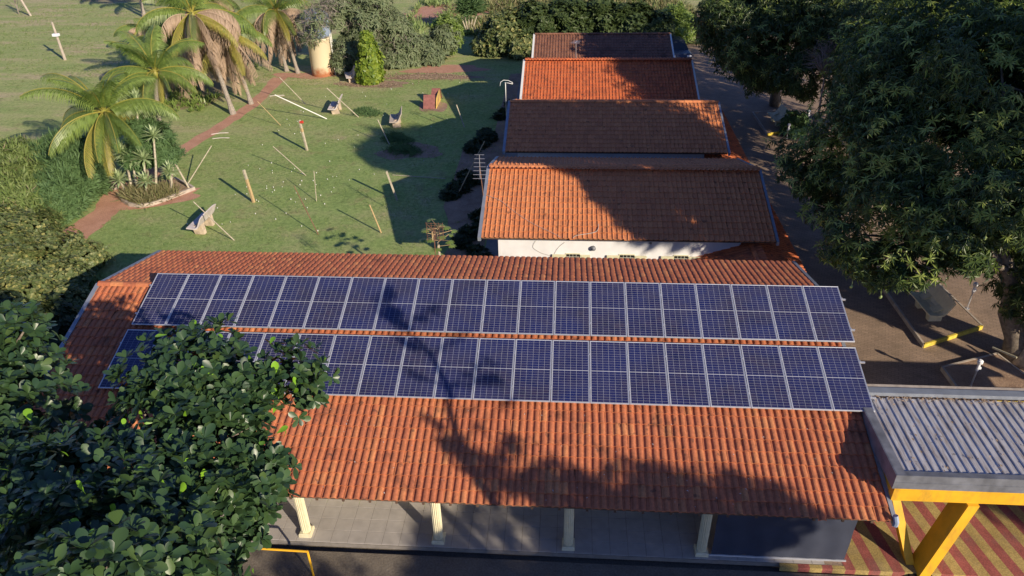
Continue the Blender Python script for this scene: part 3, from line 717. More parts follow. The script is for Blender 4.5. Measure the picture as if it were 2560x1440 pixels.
foliage('young_leaves',[(b[0],b[1],b[2]+.1,b[3]*1.04,.8) for b in fb],170,1,1.0,.17,leaf_obovate(),M_FIGY,fig,12,shell=.93,upmix=.6,nobj=15)
# its neighbour on the far left, mostly shaded
fg2=empty('broadleaf_tree',(0,0,0),0,'shaded tree of the same big leaves at the left edge beside the roof corner','tree')
fb2=[(.9,-3.7,3.4,1.2,.9),(1.5,-4.2,4.2,1.0,.9),(2.1,-4.4,3.4,1.0,.9),(.4,-4.3,1.6,1.6,.9),(1.6,-5.2,2.0,1.7,.9),(2.6,-6.6,2.2,1.7,.9),(.8,-5.2,3.4,1.4,.9),(2.4,-5.8,4.2,1.2,.9),(2.5,-4.2,5.0,.55,.9),(2.1,-4.2,4.5,.8,.9)]
trunk_and_limbs(fg2,(-.8,-5.5,G-.15),(.8,-5.0,1.6),.28,fb2,M_BARK,9,6)
foliage('foliage',fb2,2000,8,.5,.185,leaf_obovate(),M_FIG,fg2,13,shell=.45,gap=.25,gs=.7,upmix=.5,nobj=0)
foliage('young_leaves',fb2,50,1,1.0,.17,leaf_obovate(),M_FIGY,fg2,14,shell=.92,upmix=.6)

# ---- mango trees on the right
def mango(name_label,base,top,r0,blobs,n,seed,size=.215,k=8,gap=.30,fruit=0,gs=.55,dead=False,mat=None,tuft=.05):
    t=empty('mango_tree',(0,0,0),0,name_label,'tree')
    trunk_and_limbs(t,base,top,r0,blobs,M_BARK,len(blobs),seed)
    o,P=foliage('foliage',blobs,n,k,.10,size,leaf_lance(.12,.30),mat or M_MANGO,t,seed,shell=.55,gap=gap,gs=gs,upmix=.45,droop=.45)
    foliage('sunlit_tufts',[(b[0],b[1],b[2]+.1,b[3]*1.03,b[4] if len(b)>4 else .85) for b in blobs],int(n*tuft),k+1,.35,size*.95,leaf_lance(.10,.28),M_MANGO_SUN,t,seed+50,shell=.93,gap=.7,gs=.9,upmix=.5,droop=.35)  # outer tufts look sunlit through their paler leaf colour
    if fruit:
        V=[];F=[];mb=MB(); rs=random.Random(seed)
        mask=inframe(P); Q=P[mask] if mask.sum()>50 else P
        for i in range(fruit):
            q=Q[rs.randrange(len(Q))]; ln_=rs.uniform(.2,.5); x,y,z=q
            mb.tube([(x,y,z),(x+.02,y,z-ln_)],.006,4,caps=False)
            c=Vector((x+.02,y,z-ln_-.05)); mb.tube([c+Vector((0,0,.065)),c+Vector((.01,0,.04)),c,c-Vector((.01,0,.045)),c-Vector((0,0,.065))],[.012,.038,.048,.036,.008],7)
        mb.build('fruit',M_FRUIT,t,smooth=True,kind='stuff')
    return t
A_b=[(21.9,7.6,.9,1.2,.8),(22.4,6.4,.8,1.1,.8),(22.0,9.6,1.6,1.6,.8),(22.3,12.4,1.6,1.9,.8),(23.0,5.6,1.2,1.0,.8),(24.9,9.2,5.4,3.4,.8),(23.0,8.4,4.0,2.0,.8),(22.7,7.2,2.6,1.5,.8),(24.0,6.4,2.3,1.6,.8),(23.9,5.2,2.0,1.1,.8),(25.2,7.6,3.4,2.4,.8),(26.8,8.2,5.2,3.0,.8),(23.4,10.6,3.6,2.3,.8),(25.0,5.3,3.4,1.8,.8),(24.2,12.2,5.4,2.4,.8),(22.2,9.9,2.6,1.4,.8)]
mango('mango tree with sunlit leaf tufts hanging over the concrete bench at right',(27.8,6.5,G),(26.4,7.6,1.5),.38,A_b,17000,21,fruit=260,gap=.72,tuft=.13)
B_b=[(22.7,27.6,2.6,2.6,.85),(21.6,28.3,3.4,2.2,.85),(24.2,28.4,4.2,3.0,.85),(25.6,27.0,3.0,2.4,.85),(23.2,27.0,.9,1.4,.85),(24.9,25.6,1.2,1.6,.85),(21.8,29.8,2.6,2.2,.85)]
mango('dense dark mango tree arching over the courtyard beside the far houses',(25.8,33.0,G),(24.6,29.6,1.4),.34,B_b,8500,22,gap=.55,size=.28,k=7)
C_b=[(28.0,18.5,4.6,3.4,.85),(31.0,17.5,5.6,3.8,.85),(27.3,15.6,3.2,2.4,.85),(29.6,21.5,5.6,3.4,.85),(26.6,20.6,2.6,2.2,.85),(30.5,14.0,5.4,3.2,.85),(27.2,23.0,3.4,2.4,.85)]
mango('tall mango tree behind, filling the upper right corner of the view',(29.5,18.5,G),(29.2,18.3,1.8),.42,C_b,8500,23,gap=.55,fruit=60)
D_b=[(28.6,5.2,.2,1.3,.8),(27.9,5.6,-.7,.8,.8),(27.4,6.4,-.8,.8,.8),(28.0,6.0,-.2,1.1,.8),(27.7,8.0,-.9,.9,.8),(28.2,6.6,.6,1.6,.8),(27.5,7.2,-.2,1.0,.8),(28.7,8.6,-.3,1.4,.8),(29.2,7.0,4.6,3.0,.85),(29.8,8.8,2.4,2.4,.85),(30.5,10.5,3.0,2.8,.85),(28.6,9.6,1.2,1.9,.85)]
mango('shaded mango tree at the right edge above the bare pale trunk',(31.0,4.0,G),(29.6,5.0,1.8),.4,D_b,6000,24,gap=.4)
H_b=[(27.2,24,.8,1.9,.8),(27.0,21,.6,1.8,.8),(26.9,18.3,.4,1.6,.8),(27.8,30.5,1.4,2.4,.85),(28.5,26.5,1.2,2.4,.85),(31,27,3.5,3.4,.85),(33,22,3.5,4,.85),(33,32,4,4,.85),(27,38,3,3,.85)]
mango('dark mango tree deep in the shade beyond the second bench',(29.5,28.5,G),(29.5,28.5,.8),.36,H_b,5200,25,gap=.1,size=.30,k=7)
# trees standing outside the view whose shade falls into it
def zb(u,v,h,r): return (u+1.65*h,v-1.66*h,h,r)   # a clump at height h whose shade falls at (u,v) on the zero level
F_b=[zb(15.9,18.2,11.2,2.8),zb(13.0,19.6,11.5,2.4),zb(17.5,18.0,10.2,2.5),zb(10.6,20.8,11.8,1.9),zb(8.4,20.6,11.9,1.7),zb(7.4,19.0,11.4,1.3),zb(9.6,17.8,11.2,1.5),zb(11.0,16.2,10.8,1.3),zb(15.7,10.4,9.4,.8),zb(15.8,12.9,9.7,.8),zb(17.6,9.7,9.2,.6),zb(20.9,15.0,9.0,1.7),zb(14.7,12.0,9.8,1.0),zb(12.9,14.5,9.8,1.1),zb(13.6,13.0,9.8,1.0)]
E_b=[zb(20,27,10.5,2.8),zb(21.5,24,10.2,2.2),zb(17.0,29,10.8,1.8),zb(22.5,20.0,9.6,1.5)]
mango('tall mango tree outside the view to the right of the courtyard',(36.0,-3.0,G),(35.0,-2.4,7),.45,F_b,6000,26,size=.55,k=6,gap=0)
mango('wide mango tree outside the view beyond the right edge',(39.5,7.5,G),(39.0,8,6),.45,E_b,2200,27,size=.55,k=6,gap=.15)
G_b=[zb(14.3,-3.8,7.5,.8),zb(16.4,-3.7,7.8,.95),zb(18.4,-4.0,7.6,1.0),zb(20.4,-5.4,7.2,1.1),zb(13.1,-3.3,7.2,.42),zb(30.5,-5.6,7,1.5),zb(17.0,-6.3,7,1.6),zb(20.2,-8.0,6.5,1.8),zb(15.0,-7.9,6.4,.9),zb(24.0,-8.9,6,1.2),zb(22,-10.8,6,1.6),zb(18,-11,6,2.4),zb(13,-11,5,1.8)]
mango('tree outside the view behind the camera whose shade crosses the tiled roof',(33.0,-19.0,G),(32.5,-18.5,3.5),.4,G_b,4000,28,size=.38,k=7,gap=.10)
sp=empty('bare_sapling',(0,0,0),0,'slender sparse tree outside the view casting a twiggy shadow on the solar panels','tree')
def zl(u,v,h): return (u+1.65*h,v-1.66*h,h)
spine=[(13.2,-5.0,4.8),(11.8,-3.4,5.6),(10.7,-1.9,6.4),(9.3,.5,7.2),(8.2,2.0,7.8),(6.9,3.4,8.3),(5.9,4.5,8.7),(5.2,5.2,9.0)]
mb=MB(); mb.tube([zl(*q) for q in spine],[.13,.11,.09,.07,.055,.04,.03,.015],6)
tw=[]
for (i0,du,dv,dh) in ((2,.5,1.6,.6),(2,-1.2,.9,.5),(3,.6,1.3,.6),(3,-1.3,.6,.4),(3,1.0,.4,.3),(4,.5,1.0,.4),(4,-1.0,.6,.3),(5,.4,.9,.3),(5,-.8,.5,.3),(6,-.3,.8,.3),(1,.2,1.5,.6),(1,-1.3,1.4,.6)):
    a_=spine[i0]; b_=(a_[0]+du,a_[1]+dv,a_[2]+dh); mb.tube([zl(*a_),zl(*b_)],[.035,.01],5)
    for t_ in (.45,.7,.95,1.1): tw.append(zb(a_[0]+du*t_,a_[1]+dv*t_,a_[2]+dh*t_,.11 if i0>1 else .2))
x,y,_=zl(*spine[0]); mb.tube([(x+.4,y-.6,G-.15),(x+.2,y-.2,1),zl(*spine[0])],[.2,.16,.13],7); mb.build('trunk',M_BARK,sp)
foliage('foliage',tw+[zb(6.1,4.2,8.6,.22),zb(5.5,4.8,8.9,.18),zb(6.8,3.4,8.3,.18),zb(10.9,-2.1,6.3,.26),zb(12.0,-3.3,5.6,.4),zb(11.4,-2.6,6,.35),zb(12.6,-3.4,6,.35)],460,5,.2,.18,leaf_lance(.14,.2),M_MANGO,sp,29,shell=.2)

# ---- trees, bushes and hedges further away
def bush(name,label,cat,blobs,parts,trunk=None,seed=1,group=None):
    t=empty(name,(0,0,0),0,label,cat,group)
    if trunk: trunk_and_limbs(t,trunk[0],trunk[1],trunk[2],blobs,M_BARK,len(blobs),seed)
    for i,(nm,n,k,el,size,leaf,mat,kw) in enumerate(parts): foliage(nm,kw.pop('blobs',blobs),n,k,el,size,leaf,mat,t,seed*7+i,**kw)
    return t
bush('grey_leaved_tree','loose grey-green tree standing beside the water tank','tree',
  [(-3.8,40.2,-1.6,1.5),(-2.7,41.2,.4,1.7),(-4.4,41.0,1.4,1.5),(-1.0,43.0,-.3,1.6),(-.8,42,-2.2,1.2),(.2,42.6,-1.6,1.2),(-2.2,42,2.2,1.5)],
  [('foliage',5200,6,.2,.32,leaf_lance(.16,.2),M_GREY,dict(shell=.4,gap=.30,gs=.7,droop=.3)),('dry_twigs',700,4,.4,.55,leaf_lance(.02,.1),M_TWIG,dict(shell=.3)),('bare_crown',210,4,.3,.7,leaf_lance(.02,.1),M_TWIG,dict(shell=.2,blobs=[(-5.4,38.7,1.5,1.2,.8),(-4.6,39,2.2,1.2,.8),(-5.9,38.6,.4,.9,.8)])),('sparse_leaves',260,5,.3,.24,leaf_lance(.16,.2),M_GREY,dict(shell=.2,blobs=[(-5.4,38.7,1.3,1.3,.8),(-5.9,38.7,.0,1.0,.7)]))],((-2.2,40.6,G),(-2.4,41.2,.5),.26),31)
bush('shrub','low loose green shrub on the reddish mound behind the lawn','shrub',
  [(1.2,43.5,-2.0,1.3,.7),(2.7,44.4,-1.4,1.2,.9),(.2,42.4,-2.3,1.0,.7),(2.0,42.8,-2.4,1.0,.6),(3.1,45.2,-1.0,.9,1.1)],
  [('foliage',3000,6,.2,.32,leaf_lance(.18,.2),M_GREY,dict(shell=.4,gap=.2,droop=.2,zmin=G)),('bright_shoots',700,5,.3,.28,leaf_simple(.25),M_PALM,dict(shell=.8,zmin=G,blobs=[(2.9,45,-1.3,1.1,1.2)]))],None,32)
bush('vine_covered_stump','tall stump wrapped in bright yellow-green climbing vine','climbing plant',
  [(-1.78,37.8,-2.5,.92,.8),(-1.75,37.8,-1.9,.88,.9),(-1.65,37.8,-1.2,.80,1.0),(-1.68,37.8,-.5,.62,1.1),(-1.7,37.85,.1,.40,1.2)],
  [('foliage',2600,4,.0,.24,leaf_simple(.36),M_VINE,dict(shell=.75,upmix=.15,zmin=G,gap=.1,gs=1.6))],((-1.75,37.8,G),(-1.7,37.9,.2),.25),33)
bb=[(6.35,45.5,-2.2,1.35,.8),(7.34,45.5,-1.2,1.6,.9),(8.7,45,-2.1,1.5,.8),(9.85,46,-.9,1.9,.9),(11.2,45.6,-2.0,1.7,.8),(12.4,46.5,-.7,1.9,.9),(13.6,46,-1.9,1.8,.8),(14.9,46.5,-.7,1.9,.9),(16.2,46,-1.9,1.8,.8),(17.4,46,-.9,1.8,.9),(18.6,45.6,-1.9,1.5,.8),(19.2,46,-1.2,1.4,.9)]
for i in range(4):
    bush('leafy_tree',['olive green rounded tree at the left end of the row behind the farthest house','low round tree behind the left half of the farthest roof','taller round dark tree behind the middle of the farthest roof','dark tree at the right end of the row behind the farthest roof'][i],'tree',bb[i*3:i*3+3],
     [('foliage',3600,6,.2,.32,leaf_simple(.26),[M_HEDGE,M_BACKTREE,M_BACKTREE,M_BACKTREE][i],dict(shell=.5,gap=.2,zmin=G))],((bb[i*3+1][0],46,G),(bb[i*3+1][0],46.2,-1.2),.15),34+i,'trees in a row behind the farthest house')
bush('shrub','bright green upright shrub beyond the right end of the farthest house','shrub',[(21.0,48,-1.2,1.2,1.2),(20.8,46.6,-2.2,.9,1.0),(21.9,49.2,-1.9,1.0,1.0)],[('foliage',2400,5,.5,.36,leaf_lance(.14,.1),M_PALM,dict(shell=.3,zmin=G))],None,39)
# small tuft with pale forked stems at the top
tf=empty('small_palm_shrub',(0,0,0),0,'small dark green tufted shrub on pale forked stems at the top centre','shrub')
mb=MB()
for a in range(5): mb.tube([(3.6+.1*a-.2,53.0,G),(3.6+(a-2)*.35,53.2,G+1.3)],[.07,.05],5)
mb.build('stem',M_POST,tf); foliage('foliage',[(3.7,53.5,-1.0,1.0,.8)],260,8,.6,.8,leaf_lance(.05,.2),M_BUSHD,tf,40,shell=.1,upmix=.8)
# left bushes
bush('feathery_bush','big rounded feathery light green bush at the left edge','bush',
  [(-15.2,18.2,-1.7,1.9,.8),(-14.4,16.6,-1.9,1.8,.8),(-13.2,15.6,-2.2,1.6,.8),(-12.4,14.6,-2.5,1.3,.7),(-13.2,17.6,-2.0,1.5,.8)],
  [('foliage',9000,6,.5,.34,leaf_lance(.07,.1),M_BUSH,dict(shell=.6,gap=.05,upmix=.35,zmin=G,evar=.5)),('dry_twigs',260,4,.4,.4,leaf_lance(.03,.1),M_PALMD,dict(shell=.85,zmin=G))],None,41)
bush('feathery_bush','darker blue-green feathery bush between the light one and the dirt path','bush',
  [(-13.4,19.3,-1.9,1.9,.8),(-12.3,18.0,-2.0,1.6,.9),(-12.0,16.6,-2.2,1.3,.9),(-11.9,15.6,-2.5,1.0,.8)],
  [('foliage',9000,6,.6,.36,leaf_lance(.06,.1),M_BUSHD,dict(shell=.6,upmix=.35,zmin=G,evar=.5))],None,42)
hb=[(-12.6,13.4,-2.3,1.4,.7),(-11.2,12.2,-2.2,1.6,.7),(-9.3,11.2,-2.4,1.5,.6),(-7.9,11.0,-2.45,1.1,.6),(-11,10.4,-2.2,1.8,.7),(-9.4,9.4,-2.3,1.7,.7),(-7.6,9.0,-2.5,1.3,.7),(-10.4,8,-2.2,1.9,.7),(-8.4,7.2,-2.3,1.8,.7),(-6.6,7.4,-2.5,1.2,.7)]
bush('hedge','mottled yellow-green hedge with rounded leaves left of the tiled roof','hedge',hb,
  [('foliage',15000,5,.25,.125,leaf_simple(.45),M_HEDGE,dict(shell=.7,gap=.1,upmix=.35,zmin=G)),],None,43)
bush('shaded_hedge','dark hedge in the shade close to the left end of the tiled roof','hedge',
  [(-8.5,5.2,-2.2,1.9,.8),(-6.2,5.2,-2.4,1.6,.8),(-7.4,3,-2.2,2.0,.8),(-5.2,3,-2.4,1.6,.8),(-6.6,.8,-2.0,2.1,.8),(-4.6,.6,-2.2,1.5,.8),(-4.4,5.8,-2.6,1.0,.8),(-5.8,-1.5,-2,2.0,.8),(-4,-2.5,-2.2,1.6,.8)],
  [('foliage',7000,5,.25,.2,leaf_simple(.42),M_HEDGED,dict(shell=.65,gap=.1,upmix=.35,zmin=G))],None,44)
for i,(x,y,r) in enumerate(((7.0,19.4,.75),(8.2,14.6,.7),(7.4,25.6,.8),(8.5,11.2,.8),(8.6,31.0,.7))):
    bush('garden_shrub',['low dark shrub at the lawn edge level with the second house','low dark shrub between lawn and first house','dark shrub at the lawn edge near the third house','dark shrub behind the antenna near the first house corner','shaded shrub beside the third house'][i],'shrub',
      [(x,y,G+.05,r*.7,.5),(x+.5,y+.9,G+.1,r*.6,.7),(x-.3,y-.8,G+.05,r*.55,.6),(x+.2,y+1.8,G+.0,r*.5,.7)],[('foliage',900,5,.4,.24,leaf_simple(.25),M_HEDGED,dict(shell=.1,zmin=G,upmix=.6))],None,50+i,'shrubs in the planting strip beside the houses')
for i,(x,y,r,m) in enumerate(((3.0,24.8,.8,M_BUSHD),(2.3,26.5,.7,M_BUSHD),(-.6,31.2,.7,M_BUSHD))):
    bush('low_shrub',['sprawling low plants in the tree shadow on the lawn','tuft of tall grass behind the shaded bench on the lawn','grassy mound beside the pale bench on the lawn'][i],'shrub',[(x,y,G+.02,r,.35),(x+.8,y-.4,G,r*.7,.4)],[('foliage',260,5,.6,.24,leaf_lance(.06,.2),m,dict(shell=.2,zmin=G))],None,58+i)
bush('garden_shrub','bluish green shrub by the courtyard bench farther away','shrub',[(25.6,27.6,-2.4,.75,1.0)],[('foliage',420,5,.4,.2,leaf_simple(.28),M_BUSHD,dict(shell=.4,zmin=G))],None,62)

# ---------------------------------------------------------------- palms
def frond_mesh(name,L,e0,curl,n,ll,mat,hang=.2,w_=.055,seed=1,ragged=0):
    """frond leaves the origin along +X at elevation e0 and bends down by curl (radians)"""
    rs=random.Random(seed); S=14; pts=[];dirs=[]; p=Vector((0,0,0)); e=e0
    for i in range(S+1):
        pts.append(p.copy()); d=Vector((math.cos(e),0,math.sin(e))); dirs.append(d); p=p+d*(L/S); e-=curl/S*(.5+1.0*i/S)
    mb=MB(); mb.tube(pts,[.035*(1-.85*i/S)+.004 for i in range(S+1)],4,mi=1,caps=False)
    for s in (-1,1):
        for i in range(n):
            t=.10+.90*i/n; 
            if ragged and rs.random()<ragged: continue
            f=t*S; k=min(int(f),S-1); q=pts[k].lerp(pts[k+1],f-k); d=dirs[k]; side=Vector((0,s,0)); up=d.cross(side)*(-s)
            up=Vector((-d.z,0,d.x))
            l=ll*(math.sin(math.pi*(.12+.86*t))**.6)*rs.uniform(.85,1.1)
            a=side*.78+d*.55+up*(.18-hang)+Vector((0,0,-hang*.8)); a.normalize()
            b=(a+Vector((0,0,-(.5+hang*1.6)))+d*.1).normalized()
            m=q+a*l*.5; e_=m+b*l*.5; wv=d*w_*.5
            mb.add([q-wv*.6,q+wv*.6,m+wv,m-wv],[(0,1,2,3)]); mb.add([m-wv,m+wv,e_+wv*.15,e_-wv*.15],[(0,1,2,3)])
    me=bpy.data.meshes.new(name); me.from_pydata(mb.v,[],mb.f); me.materials.append(mat); me.materials.append({'g':M_PALMY,'d':M_PALMD}.get('d' if mat is M_PALMD else 'g')); me.polygons.foreach_set('material_index',mb.mi); me.update(); return me
FR={'up':[frond_mesh('frond_green',3.6,.95,1.6,44,.90,M_PALM,.35,.05,seed=1),frond_mesh('frond_green',3.3,1.15,1.2,44,.85,M_PALM,.22,.05,seed=2)],
    'mid':[frond_mesh('frond_green',3.7,.50,1.9,44,.90,M_PALM,.55,.05,seed=3),frond_mesh('frond_green',3.6,.2,1.6,44,.90,M_PALM,.75,.05,seed=4)],
    'low':[frond_mesh('frond_yellow',3.3,-.2,1.3,40,.75,M_PALMY,.5,seed=5)],
    'dead':[frond_mesh('frond_dry',3.0,.35,2.6,40,.85,M_PALMD,.9,.07,6,.1),frond_mesh('frond_dry',3.3,-1.0,.7,40,.7,M_PALMD,.9,.07,16,.1),frond_mesh('frond_dry',3.1,-.5,1.0,34,.8,M_PALMD,.9,.05,7,.2),frond_mesh('frond_dry',3.2,-1.15,.5,34,.7,M_PALMD,.9,.05,8,.25)]}
def palm(label,base,top,r,nup,nmid,nlow,ndead,sc=1.0,seed=1,group='coconut palms along the dirt path',extra=()):
    rs=random.Random(seed); t=empty('palm_tree',base,0,label,'palm tree',group); B=Vector(base)
    T=Vector(top)-B; mb=MB(); pts=[];rad=[]; S=16
    for i in range(S+1):
        q=i/S; p=T*q+Vector((-T.x*.12*math.sin(math.pi*q),0,0)); pts.append(p); rad.append(r*(1.5-.5*min(1,q*8))*(1-.25*q)*(1.04 if i%2 else .97))
    mb.tube(pts,rad,9); tr=mb.build('trunk',M_PALMBARK,t,smooth=False)
    MB().tube([T-Vector((0,0,.25)),T,T+Vector((0,0,.25))],[r*.9,r*1.35,r*.5],8).build('crown_heart',M_PALMY,t,smooth=True)
    k=0
    for kind,n in (('up',nup),('mid',nmid),('low',nlow),('dead',ndead)):
        for i in range(n):
            o=bpy.data.objects.new('frond',rs.choice(FR[kind])); C.objects.link(o); o.parent=t; o.location=T+Vector((0,0,.1 if kind!='dead' else -.1))
            s=sc*rs.uniform(.82,1.08); o.scale=(s,s,s); o.rotation_euler=(rs.uniform(-.15,.15),rs.uniform(-.12,.12),i*6.283/max(n,1)+rs.uniform(-.35,.35)+{'up':0,'mid':.5,'low':1.1,'dead':.8}[kind]); k+=1
    for (kind,az,s,tw) in extra:
        o=bpy.data.objects.new('frond',FR[kind][-1]); C.objects.link(o); o.parent=t; o.location=T; o.scale=(s,s,s); o.rotation_euler=(tw,0,az)
    return t
palm('nearest palm with arching green fronds and two yellow fronds hanging to the lawn',(-10.9,19.2,G),(-10.05,19.0,1.05),.15,10,13,1,0,1.02,71,extra=(('low',-1.2,1.12,0),('low',-1.75,1.15,.3),('low',2.6,1.0,0)))
palm('green palm just behind the nearest one, beside the small conifer',(-10.4,24.0,G),(-9.0,22.6,2.0),.13,9,12,2,2,.95,72)
palm('tall palm at the path with a thick skirt of dead brown fronds',(-9.23,30.86,G),(-10.4,30.9,3.2),.15,6,4,5,46,1.25,73)
palm('palm at the path edge with ragged brown fronds, right of the tallest one',(-8.79,32.89,G),(-9.55,32.9,1.6),.13,2,2,6,38,1.1,74)
palm('palm with drooping green crown and dead skirt beside the water tank',(-7.9,40.16,G),(-8.75,40.2,1.4),.13,7,6,3,26,1.1,75)
palm('short palm with yellowish fronds behind the leftmost brown trunk',(-14.76,36.34,G),(-15.3,36.3,-.1),.14,7,8,3,10,1.0,76)
palm('shaded palm behind the two brown-skirted palms',(-13.9,37.6,G),(-13.9,37.4,2.0),.15,8,7,2,22,1.1,77)
palm('palm with straight grey trunk farther behind the path palms',(-14.3,41.6,G),(-14.5,41.6,1.9),.14,8,8,2,18,1.0,78)
palm('small palm with dry lower fronds near the low verge',(-15.0,33.78,G),(-15.1,33.8,-1.1),.13,6,8,3,5,.9,79)
palm('brownish drooping palm standing out in the pasture',(-22.5,46.5,G),(-22.8,46.5,-1.0),.12,1,2,2,8,.7,80)
palm('pale-trunked palm at the top edge of the pasture',(-24.5,55.0,G),(-24.3,55.0,3.6),.17,6,6,2,4,1.0,81)
palm('distant palm with crown cut off by the top edge',(-30.0,59.97,G),(-29.7,59.97,3.2),.16,6,6,2,2,1.0,82)
palm('dead-skirted palm directly left of the tank palm',(-8.9,40.6,G),(-9.9,41.4,1.2),.13,3,3,1,16,.85,83)
palm('green palm behind the tank, top half cut by the image edge',(-9.8,46.5,G),(-10.2,46.5,2.4),.14,6,7,1,5,.9,84)
# small dark conifer-like tree and yuccas in the planter
bush('feathery_tree','small dark green feathery tree rising from the raised planter','tree',
  [(-9.5,20.0,-.1,1.25,.6),(-8.6,19.8,-.4,1.15,.6),(-10.3,20.4,.1,.9,.6),(-9.1,19.5,-1.2,1.15,.6),(-8.0,19.7,-1.3,.9,.6)],
  [('foliage',7000,6,.2,.22,leaf_lance(.12,.1),M_BUSHD,dict(shell=.25,gap=.3,gs=1.2,upmix=.6))],((-8.9,19.3,-2.9),(-9.1,19.6,-.9),.09),63)
def yucca(label,b,t,s,seed):
    y=empty('yucca',b,0,label,'plant','yuccas in the raised planter'); T=Vector(t)-Vector(b); MB().tube([(0,0,0),T*.5+Vector((.05,0,0)),T],[.07,.055,.045],6).build('stem',M_POST,y)
    r_=np.random.default_rng(seed); n=46
    ph=np.arange(n)*2.4; el=np.linspace(1.35,-.35,n)+r_.normal(0,.08,n); Lv=np.stack([np.cos(el)*np.cos(ph),np.cos(el)*np.sin(ph),np.sin(el)],1); W=unit(np.cross(np.array([[0,0,1.]]),Lv)); Nn=np.cross(Lv,W)
    A=np.stack([Lv,W,Nn],-1)*(1.2*s*r_.uniform(.85,1.1,(n,1,1))); V,F=[(0,-.04,0),(0,.04,0),(.55,.085,.02),(.55,-.085,.02),(1,.004,-.06),(1,-.004,-.06)],[(0,3,2,1),(3,5,4,2)]
    VV,FF=inst(V,F,A,np.tile(np.array(T),(n,1))); np_mesh('leaf_rosette',VV,FF,M_YUCCA,y)
for i,(b,t,s) in enumerate((((-9.4,18.9,-2.85),(-8.85,20.0,1.32),.62),((-9.5,18.4,-2.85),(-9.73,19.0,-1.0),.60),((-9.1,18.2,-2.85),(-9.3,18.8,-1.25),.62),((-8.7,18.1,-2.85),(-8.49,18.6,-1.1),.62),((-8.2,18.3,-2.85),(-7.77,18.8,0),.5),((-7.5,18.5,-2.85),(-7.27,18.5,-1.75),.5),((-9.6,18.0,-2.85),(-10.04,18.5,-2.2),.55),((-8.5,17.7,-2.85),(-8.36,18.0,-2.05),.5),((-7.9,19.2,-2.85),(-7.67,20,-1.4),.5))):
    yucca(['tallest yucca rosette beside the palm trunk','left of three pale yucca rosettes in the planter','middle pale yucca rosette in the planter','bright starry yucca rosette in front of the feathery tree','yucca rosette at the right of the feathery tree','small yucca near the leaning grey post','low yucca at the left end of the planter','low yucca at the planter front edge','yucca at the back of the planter near the path'][i],b,t,s,90+i)
# raised planter
pc=empty('raised_planter',(0,0,0),0,'curved concrete edged planter full of yuccas beside the lawn','planter')
def arc(pts,h,wd,z0,mat,name,parent):
    mb=MB(); P=[Vector((x,y,0)) for x,y in pts]; n=len(P); k=0
    for i,p in enumerate(P):
        d=(P[min(i+1,n-1)]-P[max(i-1,0)]).normalized(); nn=Vector((-d.y,d.x,0))*wd/2
        mb.v+=[tuple(p+nn+Vector((0,0,z0))),tuple(p+nn+Vector((0,0,z0+h))),tuple(p-nn+Vector((0,0,z0+h))),tuple(p-nn+Vector((0,0,z0)))]
    for i in range(n-1):
        for j in range(4): mb.f.append((i*4+j,i*4+(j+1)%4,i*4+4+(j+1)%4,i*4+4+j)); mb.mi.append(0)
    mb.f+=[(0,1,2,3),((n-1)*4+3,(n-1)*4+2,(n-1)*4+1,(n-1)*4)]; mb.mi+=[0,0]
    return mb.build(name,mat,parent)
arc([(-10.2,18.3),(-9.6,17.6),(-9.0,17.15),(-8.4,17.0),(-7.9,17.25),(-7.4,17.9),(-6.95,18.6),(-6.6,19.1),(-7.2,19.6),(-8.2,20.3)],.18,.13,G,M_CONC,'kerb',pc)
o=sheet('planter_soil',[(-10.1,18.4),(-9.0,17.2),(-8.4,17.05),(-7.9,17.3),(-6.7,19.0),(-8.2,20.2),(-9.4,20.0)],G+.09,M_SOIL); o.parent=pc; del o['kind']
foliage('dry_grass',[(-8.4,17.9,-2.85,.9,.3),(-7.8,18.3,-2.85,.7,.3),(-9.1,18,-2.85,.7,.3)],700,5,.9,.5,leaf_lance(.03,.1),M_DRYG,pc,95,shell=.1,upmix=.7)

# ---------------------------------------------------------------- things on the lawn
def post(name,label,b,t,r,mat,cat='post',square=False,group=None,extra=None):
    B=Vector(b);T=Vector(t)-B; e=empty(name,b,0,label,cat,group)
    mb=MB()
    if square:
        q=T.normalized().to_track_quat('Z','Y').to_matrix().to_4x4(); mb.bbox(-r,r,-r*.7,r*.7,0,T.length,.02,M=q)
    else: mb.tube([(0,0,0),T*.5,T],[r,r*.95,r*.9],8)
    o=mb.build('shaft',mat,e)
    if extra: extra(e,T)
    return e
def band(m,a,b_,r):
    def f(e,T): 
        q=T.normalized().to_track_quat('Z','Y').to_matrix().to_4x4(); mb=MB(); mb.box(-r,r,-r*.75,r*.75,T.length*a,T.length*b_,M=q); mb.build('painted_band',m,e)
    return f
def redcap(e,T):
    band(M_POSTY,.62,.74,.068)(e,T); MB().tube([T+Vector((.03,-.02,-.12)),T+Vector((.20,-.04,-.10))],[.075,.085],10).build('red_cap',M_RED,e)
post('wooden_post','ochre and grey square wooden post standing in the middle of the lawn',(-2.95,17.75,G),(-3.12,17.8,-1.30),.062,M_POST,'post',True,'square posts on the lawn',band(M_POSTY,.0,.72,.065))
post('wooden_post','square wooden post with a red cap near its top',(-2.38,24.64,G),(-2.55,24.7,-1.22),.062,M_POST,'post',True,'square posts on the lawn',redcap)
post('wooden_post','pale square post half in the shadow nearest the houses',(4.15,18.2,G),(3.8,18.15,-1.45),.055,M_POST,'post',True,'square posts on the lawn')
post('wooden_post','thin leaning orange stick near the tiled roof',(4.12,14.74,G),(3.75,14.75,-1.6),.035,M_POSTY,'post')
post('plastic_pipe','long bright white pipe propped diagonally on the lawn',(-2.77,30.0,G),(-5.65,29.5,-1.30),.035,M_WHITEP,'pipe')
post('wooden_stick','long pale leaning stick in the middle of the lawn',(-1.34,21.07,G),(-3.05,21.6,-1.58),.026,M_POST,'stick')
